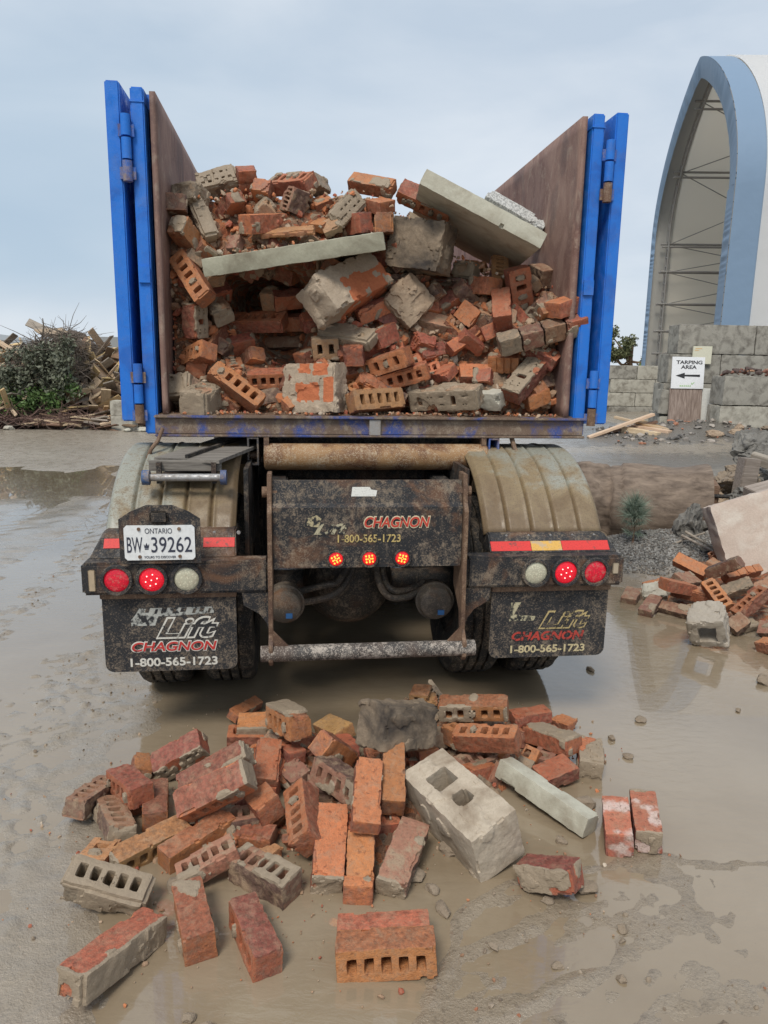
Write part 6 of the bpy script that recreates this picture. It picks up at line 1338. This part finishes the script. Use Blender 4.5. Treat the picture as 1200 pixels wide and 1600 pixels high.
# ------------------------------------------------------------------ right: yard wall of big concrete blocks
def cblock(x0, x1, y, z0, z1, m, lab, grp=None, depth=.6, tilt=0, seed=[900]):
    seed[0] += 3; l_, h_ = x1 - x0, z1 - z0
    V, F_, ma, sa = voxmesh(l_ - .012, depth, h_ - .010, cell=.045, seed=seed[0], mort=0, chip=1.6, mar=.008, jitter=.004)
    o = npmesh('concrete_block', V, F_, m, True, {'mort': ma, 'skin': sa}, None, 50); o.location = ((x0 + x1) / 2, y + depth / 2, (z0 + z1) / 2); o.rotation_euler = (0, tilt, 0)
    return tag(o, lab, 'block', grp)
WG = 'blocks of the yard wall behind the sign'
for r_, (z0, z1, xs) in enumerate(((1.86, 2.46, (6.02, 7.62, 8.8, 10.0)), (1.26, 1.86, (5.86, 6.95, 8.3, 9.6)), (.66, 1.26, (5.80, 7.0, 8.2, 9.6)), (.06, .66, (5.75, 7.0, 8.2, 9.6)))):
    for k in range(3):
        lab = 'weathered concrete block in the yard wall behind the sign'
        g_ = WG
        if r_ == 0 and k == 0: lab, g_ = 'topmost concrete block at the left end of the yard wall, with rounded upper edges', None
        if r_ == 1 and k == 0: lab, g_ = 'concrete block behind the small yellow board in the yard wall', None
        cblock(xs[k], xs[k + 1], 15.7, z0, z1, CM['wall'], lab, g_)
for k, (x0, x1, z0, z1, tl, lab) in enumerate(((6.50, 7.9, .88, 1.44, 0, 'greenish grey block on top of the nearer stack right of the white plank'), (6.47, 7.9, .30, .875, 0, 'pale bulging block in the middle of the nearer stack right of the white plank'), (6.53, 8.0, -.1, .295, 0, 'half buried pale block at the bottom of the nearer stack'), (5.62, 6.1, .62, 1.12, R(6), 'rounded block end leaning behind the left edge of the sign board'), (5.66, 6.15, .1, .6, R(-3), 'lowest rounded block behind the left edge of the brown board'))):
    cblock(x0, x1, 14.45 if k < 3 else 15.35, z0, z1, CM['wallw'] if k in (1, 2, 4) else CM['wall'], lab, None, .6 if k < 3 else .32, tl)
for k, (x0, x1) in enumerate(((7.9, 9.1),)):
    cblock(x0, x1, 14.5, .30, .88, CM['wall'], 'grey block at the photo\'s right edge in the nearer stack')
WG2 = 'blocks of the lower wall beside the tree'
for r_ in range(4):
    xs = [7.05 + (.0 if r_ % 2 else .12), 8.0 + (.0 if r_ % 2 else .6), 9.3, 10.6]
    for k in range(3): cblock(xs[k], xs[k + 1], 24, -.12 + r_ * .43, .31 + r_ * .43, CM['wallw'] if (r_ + k) % 3 else CM['wall'], 'pale concrete block in the low wall between the tree and the sign', WG2, .5)
pts = [(6.55 + rnd.random() * 1.6, 14.5 + rnd.random() * .5, 1.46 + rnd.random() * .12) for i in range(60)]
tag(chips('brick_scraps', pts, [.03 + .09 * rnd.random() for p in pts], chip_mat('burnt_brick_scraps', [(0, (.07, .045, .04)), (.45, (.2, .085, .06)), (.8, (.36, .2, .12))], .15), 9, .45), 'dark red brick scraps lying on top of the nearer block stack', 'scraps', kind='stuff')
pts = [(rnd.uniform(4.2, 8.5), rnd.uniform(13.3, 15.3)) for i in range(420)]
tag(chips('rubble_scraps', [(x, y, gz(x, y) + .01) for x, y in pts], [.02 + .09 * rnd.random() ** 3 for p in pts], chip_mat('yard_scraps', [(0, (.09, .085, .08)), (.4, (.2, .18, .16)), (.7, (.33, .29, .25)), (.9, (.34, .15, .09))], .15), 12, .5), 'dark grit and scraps on the ground before the block wall', 'scraps', kind='stuff')
# sign, board, small board, plank
sg_ = empty('sign', (6.12, 15.2, .2)); tag(sg_, 'white TARPING AREA sign with a black arrow on a brown board', 'sign')
sg_.rotation_euler = (R(-5), 0, 0)
MB().box(-.33, .33, 0, .05, .0, .98).build('board', BOARD, sg_, bevel=.006)
pn_ = MB().box(-.325, .335, -.02, -.002, .965, 1.60).build('sign_panel', SIGNW, sg_, bevel=.003)
text('lettering', 'TARPING', SIGNB, -.245, .285, 1.455, 1.53, -.0205, pn_, 0, .03); text('lettering', 'AREA', SIGNB, -.145, .175, 1.36, 1.435, -.0205, pn_, 0, .03)
MB().prism([(-.245, 1.225), (-.06, 1.285), (-.06, 1.245), (.25, 1.25), (.25, 1.205), (-.06, 1.21), (-.06, 1.165)], 'y', -.0225, -.0205).build('arrow', SIGNB, pn_)
gm_ = MB()
for k in range(6): gm_.box(-.15 + k * .04, -.125 + k * .04, -.0225, -.0205, 1.005, 1.035)
gm_.prism([(.08, 1.06), (.10, 1.045), (.15, 1.09), (.14, 1.10), (.10, 1.065), (.09, 1.095)], 'y', -.0225, -.0205); gm_.build('green_print', GREENP, pn_)
yb_ = MB().box(6.32, 6.71, 15.62, 15.66, 1.66, 2.02).build('notice_board', YELLP, bevel=.004); tag(yb_, 'small blank pale yellow board above the right corner of the sign', 'board')
ym = MB()
for x0, x1, z0, z1 in ((6.35, 6.44, 1.93, 1.945), (6.36, 6.5, 1.965, 1.98), (6.45, 6.56, 1.76, 1.80), (6.42, 6.47, 1.72, 1.78)): ym.box(x0, x1, 15.617, 15.6195, z0, z1)
ym.build('faded_print', ORNP, yb_)
plank('white_plank', 6.60, 15.3, .70, .07, .035, .95, (R(-4), R(1), 0), WHITEP, 'white painted plank leaning upright right of the sign board').scale = (4.0, 1, 1)
# lumber on the ground
LU = [(4.55, 14.35, .26, 1.35, .14, .05, (0, R(-20), R(5)), WOODT, 'longest light plank sticking up left in the lumber by the wall'), (4.7, 14.5, .20, 1.2, .14, .05, (0, R(-14), R(-4)), WOODB, 'brown plank under the longest light one'), (4.88, 14.2, .14, .8, .15, .15, (0, R(4), R(-52)), WOODT, 'thick squared beam end pointing at the camera, left of two'), (5.1, 14.25, .18, .8, .15, .14, (0, R(4), R(-50)), WOODT, 'thick squared beam end pointing at the camera, right of two'), (5.25, 14.3, .24, 1.0, .22, .04, (R(10), R(14), R(-42)), WOODY, 'wide light board on the right of the lumber by the wall'), (5.0, 14.5, .30, 1.1, .12, .05, (0, R(10), R(-36)), WOODT, 'light board lying across the beams by the wall')]
for q in LU: plank('plank', q[0], q[1], q[2] + .20, *q[3:])
for i in range(9):
    x = rnd.uniform(5.4, 8.0); y = rnd.uniform(13.6, 14.2); o = stone('rock', (x, y, gz(x, y) + .05), (rnd.uniform(.08, .2), .1, rnd.uniform(.05, .1)), CM[rnd.choice(['stone', 'tan', 'rock'])], 700 + i); tag(o, 'broken lump lying on the dark grit before the block wall', 'rock', 'lumps before the block wall')

# ------------------------------------------------------------------ fabric arch building
tent = empty('fabric_arch_building', (9.62, 22, 0)); tag(tent, 'tall open ended white fabric arch building with a blue rim', 'building')
ZK, ZA, WD = 6.6, 11.6, 10.0
def arch(u, off=0.):          # u 0..1 from near foot to far foot -> (y, z), off = inward offset
    n0 = .30
    if u < n0: p = (0, 1.2 + (ZK - 1.2) * u / n0)
    elif u > 1 - n0: p = (WD, 1.2 + (ZK - 1.2) * (1 - u) / n0)
    else:
        a = math.pi * (u - n0) / (1 - 2 * n0); c = -math.cos(a); s = math.sin(a)
        p = (WD / 2 + WD / 2 * (abs(c) ** 1.6) * (1 if c > 0 else -1), ZK + (ZA - ZK) * s ** 1.0)
    if off:
        cy, cz = WD / 2, ZK * .6; dy, dz = cy - p[0], (cz - p[1]) if p[1] > ZK else 0; d = math.hypot(dy, dz) or 1; p = (p[0] + dy / d * off, p[1] + dz / d * off)
    return p
def skew(x, y, z): return (x + .12 * y, y - .03 * x, z)
def sheet(x0, x1, nx, off, name, m, fn=None, parent=tent, nu=110):
    V = []
    for i in range(nu + 1):
        for j in range(nx + 1):
            y, z = arch(i / nu, off); x = x0 + (x1 - x0) * j / nx
            if fn: x, y, z = fn(i / nu, j / nx, x, y, z)
            V.append(skew(x, y, z))
    o = MB().add(V, [(i * (nx + 1) + j, i * (nx + 1) + j + 1, (i + 1) * (nx + 1) + j + 1, (i + 1) * (nx + 1) + j) for i in range(nu) for j in range(nx)]).build(name, m, parent, smooth=True, ang=70); return o
def fabric(name, c, tr, wr=.3):
    m, t, b = mat(name); g = N(t, 'ShaderNodeTexCoord'); n = noise(t, .5, 4, .6, g.outputs['Object'])
    L(t, mix(t, n, tuple(x * .93 for x in c), c), b.inputs['Base Color']); b.inputs['Roughness'].default_value = .55
    tb_ = N(t, 'ShaderNodeBsdfTranslucent'); tb_.inputs[0].default_value = (*[x * .9 for x in c], 1); ms = N(t, 'ShaderNodeMixShader'); ms.inputs[0].default_value = tr
    L(t, b.outputs[0], ms.inputs[1]); L(t, tb_.outputs[0], ms.inputs[2]); L(t, ms.outputs[0], t.nodes['Material Output'].inputs[0])
    bump(t, b, noise(t, 1.6, 3, .5, g.outputs['Object']), .25, .1); return m
def fine(u, v, x, y, z):
    q = .03 * math.sin(u * 420 + v * 3) * (1 - v) ; return x, y, z
sheet(.79, 26, 26, -.06, 'roof_fabric', fabric('white_fabric', (.84, .85, .86), .45))
sheet(.79, 26, 26, .03, 'lining', fabric('cream_lining', (.90, .84, .73), .66))
sheet(.12, .80, 3, .03, 'rim_liner', fabric('liner_fabric', (.62, .60, .55), .4))
BLF = fabric('blue_rim_fabric', (.21, .305, .43), .12)
sheet(0, .80, 3, -.02, 'rim_band', BLF)
# gathered inner edge of the rim
V = []; nu = 420
for i in range(nu + 1):
    u = i / nu
    for j in range(7):
        v = j / 6; wr_ = .035 * math.sin(u * 520 + math.sin(u * 75) * 4) * math.sin(v * 3.0) * (.5 + .5 * math.sin(u * 37)); y, z = arch(u, (.95 - .65 * min(1, max(0, u - .3) / .4)) * v - .02)
        V.append(skew(-.02 + .10 * v ** 2 + wr_, y, z))
MB().add(V, [(i * 7 + j, i * 7 + j + 1, (i + 1) * 7 + j + 1, (i + 1) * 7 + j) for i in range(nu) for j in range(6)]).build('rim_gathers', BLF, tent, smooth=True, ang=80)
TUB = grime('frame_tube', (.24, .235, .225), ra=.1, ma=.1, dustfine=.1)
for xx in (.55, 6.5, 12.5, 18.5):
    tr_ = MB()
    for off in (.30, .62): tr_.tube([skew(xx, *arch(u, off)) for u in np.linspace(.0, 1, 90)],   .035, 8)
    for u in np.linspace(.02, .98, 52):
        tr_.tube([skew(xx, *arch(u, .30)), skew(xx, *arch(u + .008, .62))], .018, 6)
    tr_.build('arch_truss', TUB, tent, smooth=True)
for u in (.56, .63, .70, .77, .84, .90, .95, .44, .36, .28, .2):
    p_ = MB()
    for off in (.34, .62): p_.tube([skew(.3, *arch(u, off)), skew(25, *arch(u, off))], .042, 8)
    p_.build('purlin', TUB, tent, smooth=True)
cb = MB(); us = (.56, .63, .70, .77, .84, .90, .95)
for a_, b_ in zip(us[:-1], us[1:]):
    for x0 in (.6, 6.6, 12.6): cb.tube([skew(x0, *arch(a_, .4)), skew(x0 + 5.9, *arch(b_, .4))], .018, 6); cb.tube([skew(x0, *arch(b_, .4)), skew(x0 + 5.9, *arch(a_, .4))], .018, 6)
cb.build('brace_cable', TUB, tent)
MB().box(.8, 26, WD - .12, WD - .06, .2, 1.3).box(.8, 26, .02, .08, .2, 1.3).build('base_wall', CM['wallw'], tent)
# the wall of blocks under the near side of the tent
for k in range(4): cblock(9.7 + k * 1.5, 11.2 + k * 1.5, 20.9, .1, 1.3, CM['wall'], 'tall concrete footing block under the near side of the arch building', 'footing blocks under the arch building', .6)

# ------------------------------------------------------------------ tree beside the blue door
def crown(name, m, parent, blobs, n, leaf, seed):
    rs = np.random.RandomState(seed); V = []; Fq = []
    for (cx, cy, cz, r) in blobs:
        for k in range(n):
            d_ = rs.normal(size=3); d_ /= np.linalg.norm(d_); rr = r * (rs.rand() ** .45) * (1 + .25 * math.sin(d_[0] * 5 + d_[2] * 7))
            p = np.array([cx, cy, cz]) + d_ * rr * np.array([1, 1, .8]); a = rs.normal(size=3); a /= np.linalg.norm(a); b = np.cross(a, rs.normal(size=3)); b /= np.linalg.norm(b)
            s = leaf * rs.uniform(.6, 1.4); i0 = len(V); V += [p - a * s, p + b * s * .5, p + a * s, p - b * s * .5]; Fq.append((i0, i0 + 1, i0 + 2, i0 + 3))
    return MB().add(V, Fq).build(name, m, parent)
tre = empty('tree', (14.6, 45, 0)); tag(tre, 'bushy green tree beyond the low block wall beside the blue bin door', 'tree')
tk = MB().tube([(0, 0, -.1), (.05, 0, .8), (-.05, .1, 1.8), (0, 0, 2.8)], [.22, .18, .13, .06], 10)
rs_ = np.random.RandomState(3); bl_ = []
for k in range(12):
    a = rs_.rand() * 6.28; e = Vector((math.cos(a) * rs_.uniform(.5, 1.7), math.sin(a) * .8, rs_.uniform(1.6, 3.5))); tk.tube([(0, 0, 1.0 + k * .1), (e.x * .5, e.y * .5, e.z * .75), tuple(e)], [.08, .05, .02], 7); bl_.append((e.x, e.y, e.z, rs_.uniform(.35, .62)))
tk.build('trunk', WOODB, tre, smooth=True)
crown('crown', leaf_mat('olive_leaves', (.085, .10, .04), (.19, .20, .09)), tre, bl_, 560, .085, 5)
bs = empty('bush', (15.3, 43, 0)); tag(bs, 'brighter green bush low in front of the bushy tree', 'bush')
MB().tube([(0, 0, 0), (0, 0, 1.2)], [.08, .04], 8).build('trunk', WOODB, bs)
crown('crown', leaf_mat('bright_leaves', (.12, .20, .03), (.24, .34, .06)), bs, [(-.4, 0, 1.4, .6), (.3, 0, 1.7, .55), (.8, .1, 1.3, .6), (.0, .2, 1.0, .7), (-.8, 0, 1.0, .5)], 350, .07, 6)

# ------------------------------------------------------------------ left: waste wood and brush
def heap(x, y):
    P = np.stack([np.atleast_1d(x), np.atleast_1d(y), np.zeros_like(np.atleast_1d(x))], 1)
    h = 1.75 * np.exp(-((P[:, 0] + 9.6) / 2.3) ** 4 - ((P[:, 1] - 18.9) / 1.9) ** 2) + 1.45 * np.exp(-((P[:, 0] + 6.2) / 2.0) ** 4 - ((P[:, 1] - 19.2) / 1.6) ** 2)
    return h * (.85 + .35 * fnoise(P, .9, 3, 3)) - .02
hx_ = np.linspace(-13, -3.2, 90); hy_ = np.linspace(16.2, 22, 60); AX, AY = np.meshgrid(hx_, hy_); hv = heap(AX.ravel(), AY.ravel()) + (fnoise(np.stack([AX.ravel(), AY.ravel(), AX.ravel() * 0], 1), 3, 5, 4) - .5) * .5 - .12
idx = np.arange(5400).reshape(60, 90); Fm = np.stack([idx[:-1, :-1], idx[:-1, 1:], idx[1:, 1:], idx[1:, :-1]], -1).reshape(-1, 4)
tag(npmesh('wood_chip_heap', np.stack([AX.ravel(), AY.ravel(), hv], 1), Fm, chip_mat('dark_wood_waste', [(0, (.07, .05, .04)), (.5, (.12, .09, .065))], .3)), 'dark core of splintered waste wood at the left of the yard', 'wood waste', kind='stuff')
MW = [WOODY, WOODT, WOODT, WOODB, WOODG, WOODY]
for i in range(300):
    left_ = i % 5 < 2
    x = rnd.uniform(-10.6, -8.0) if left_ else rnd.uniform(-7.4, -4.6); zt_ = rnd.uniform(.1, 1.0) ** .8; ys_ = np.linspace(16.3, 19.2, 40); hh_ = heap(np.full(40, x), ys_); zt_ *= hh_.max()
    kk = int(np.argmax(hh_ >= zt_)); y = float(ys_[kk]) - .12; z = zt_ + .05
    if hh_.max() < .3: continue
    m_ = rnd.choice([WOODT, WOODY, WOODT, WOODG]) if left_ else rnd.choice(MW)
    plank('plank', x, y, z + .02, rnd.uniform(.35, 1.3), rnd.uniform(.05, .3), rnd.uniform(.015, .04), (rnd.uniform(-1.3, 1.0), rnd.uniform(-.9, .9), rnd.uniform(-1.6, 1.6)), m_, 'scrap board jumbled in the waste wood pile on the left heap' if left_ else 'scrap board jumbled in the waste wood pile beside the blue door', 'boards in the left waste wood heap' if left_ else 'boards in the waste wood heap beside the door')
for i in range(44):
    x = rnd.uniform(-7.6, -5.6); y = rnd.uniform(16.3, 17.3)
    plank('plank', x, y, .04 + rnd.random() * .22, rnd.uniform(.5, 1.6), rnd.uniform(.05, .14), rnd.uniform(.02, .05), (rnd.uniform(-.3, .3), rnd.uniform(-.22, .22), rnd.uniform(-.7, .7)), rnd.choice([WOODB, WOODB, WOODT, WOODG]), 'splintered board lying on the ground at the foot of the brush pile', 'boards at the foot of the brush pile')
def twigs(name, m, parent, n, xr, yr, zf, ln, r0, seed, upw=.2):
    rs = np.random.RandomState(seed); mb = MB()
    for k in range(n):
        x = rs.uniform(*xr); y = rs.uniform(*yr); z = zf(x, y) * rs.uniform(.5, 1.05); d_ = Vector((rs.normal(), rs.normal() * .6, rs.normal() * .5 + upw)).normalized(); l_ = ln * rs.uniform(.4, 1.2)
        p0 = Vector((x, y, z)); p1 = p0 + d_ * l_ * .5 + Vector(rs.normal(size=3)) * .05; p2 = p0 + d_ * l_ + Vector(rs.normal(size=3)) * .12 - Vector((0, 0, .05)); mb.tube([p0, p1, p2], [r0 * rs.uniform(.5, 1.2), r0 * .6, r0 * .25], 4, False)
    return mb.build(name, m, parent)
br_ = empty('brush_pile', (0, 0, 0)); tag(br_, 'dark heap of cut branches and green leaves between the two waste wood heaps', 'brush pile')
def zb(x, y): return max(.1, 1.95 * math.exp(-((x + 7.75) / 1.0) ** 4 - ((y - 17.6) / 1.2) ** 2) + .7 * math.exp(-((x + 6.6) / .8) ** 2 - ((y - 17.2) / .7) ** 2))
twigs('branches', wood_mat('dark_twigs', (.10, .08, .062), (.25, .205, .16)), br_, 2000, (-8.75, -7.1), (16.9, 18.2), zb, .62, .011, 3, .05)
twigs('foot_branches', wood_mat('brown_twigs', (.10, .06, .045), (.2, .13, .1)), br_, 620, (-9.3, -6.5), (16.3, 16.9), lambda x, y: .24, .6, .012, 7, .05)
rs_ = np.random.RandomState(9); bl1 = []; bl2 = []
for k in range(60):
    x = rs_.uniform(-8.7, -7.05); y = rs_.uniform(16.55, 17.0); z = zb(x, 17.5) * rs_.uniform(.25, .95); (bl1 if z > .8 else bl2).append((x, y, z, rs_.uniform(.16, .34)))
for k in range(16): bl2.append((-8.9 + k * .13 + rs_.normal() * .1, 16.7, .35 + .06 * k * rs_.rand(), .2))
crown('foliage', leaf_mat('grey_green_leaves', (.085, .095, .06), (.20, .215, .145)), br_, bl1, 95, .045, 15)
crown('green_foliage', leaf_mat('fresh_leaves', (.07, .13, .035), (.15, .25, .07)), br_, bl2, 95, .045, 16)
MB().tube([(-8.05, 17.6, 1.3), (-8.02, 17.6, 1.9), (-7.95, 17.6, 2.25), (-7.96, 17.6, 2.45)], [.04, .03, .018, .01], 6).tube([(-8.2, 17.6, 1.3), (-8.15, 17.6, 2.1)], [.03, .012], 6).tube([(-8.02, 17.6, 1.9), (-8.2, 17.6, 2.15)], [.02, .008], 5).build('snag', wood_mat('dead_snag', (.08, .06, .05), (.16, .13, .1)), br_)
for z0, lab in ((0.0, 'lower of two pale concrete blocks at the blue door\'s foot'), (.33, 'upper of two pale concrete blocks at the blue door\'s foot')): cblock(-6.05, -5.55, 16.3, z0, z0 + .34, CM['wallw'], lab, None, .35)
for i, (x, y, s) in enumerate(((-9.0, 16.3, .16), (-8.75, 16.2, .12), (-8.2, 16.1, .1), (-5.3, 16.2, .12), (-5.6, 16.1, .08))):
    o = stone('rock', (x, y, .04), (s * 1.3, s, s * .6), CM['pale'], 800 + i); tag(o, 'pale lump at the foot of the waste wood and brush', 'rock', 'pale lumps along the foot of the wood heap')
o = MB().box(-9.4, -8.55, 17.0, 17.5, 1.05, 1.10, rot=(R(20), R(-8), 0)).build('blue_board', solid('faded_blue_board', (.04, .13, .42)), bevel=.01); tag(o, 'blue painted board sticking out of the left waste wood heap', 'board')

# ------------------------------------------------------------------ far buildings and lamp post
WB = solid('grey_cladding', (.36, .37, .36)); WB2 = solid('grey_cladding_dark', (.26, .27, .27))
b1_ = empty('warehouse', (-27, 80, 0)); tag(b1_, 'grey flat roofed warehouse beyond the waste wood, beside the blue door', 'building')
MB().box(-3.2, 8, 0, 20, 0, 3.5).build('wall', WB, b1_); MB().box(-3.25, 8.05, -.06, 20.05, 2.5, 3.6).build('parapet', WB2, b1_)
MB().tube([(.0, .2, 3.5), (.0, .2, 4.6)], .05, 6).build('mast', TUB, b1_)
b2_ = empty('shed', (-43, 80, 0)); tag(b2_, 'long grey roofed shed at the photo\'s left edge behind the wood', 'building')
MB().box(-9, 5.6, 0, 14, 0, 2.5).build('wall', WB, b2_); MB().prism([(-9.5, 4.3), (5.8, 2.5), (5.8, 2.7), (-9.5, 4.6)], 'y', -.4, 14.4).build('roof', WB2, b2_)
lp = empty('lamp_post', (-21.3, 50, 0)); tag(lp, 'grey lamp post with a short arm far beyond the waste wood', 'lamp post')
MB().tube([(0, 0, 0), (0, 0, 2.85)], [.09, .07], 8).build('pole', TUB, lp, smooth=True)
MB().box(-.06, .42, -.12, .12, 2.84, 2.94, rot=(0, R(-6), 0)).build('lamp_head', TUB, lp, bevel=.02)
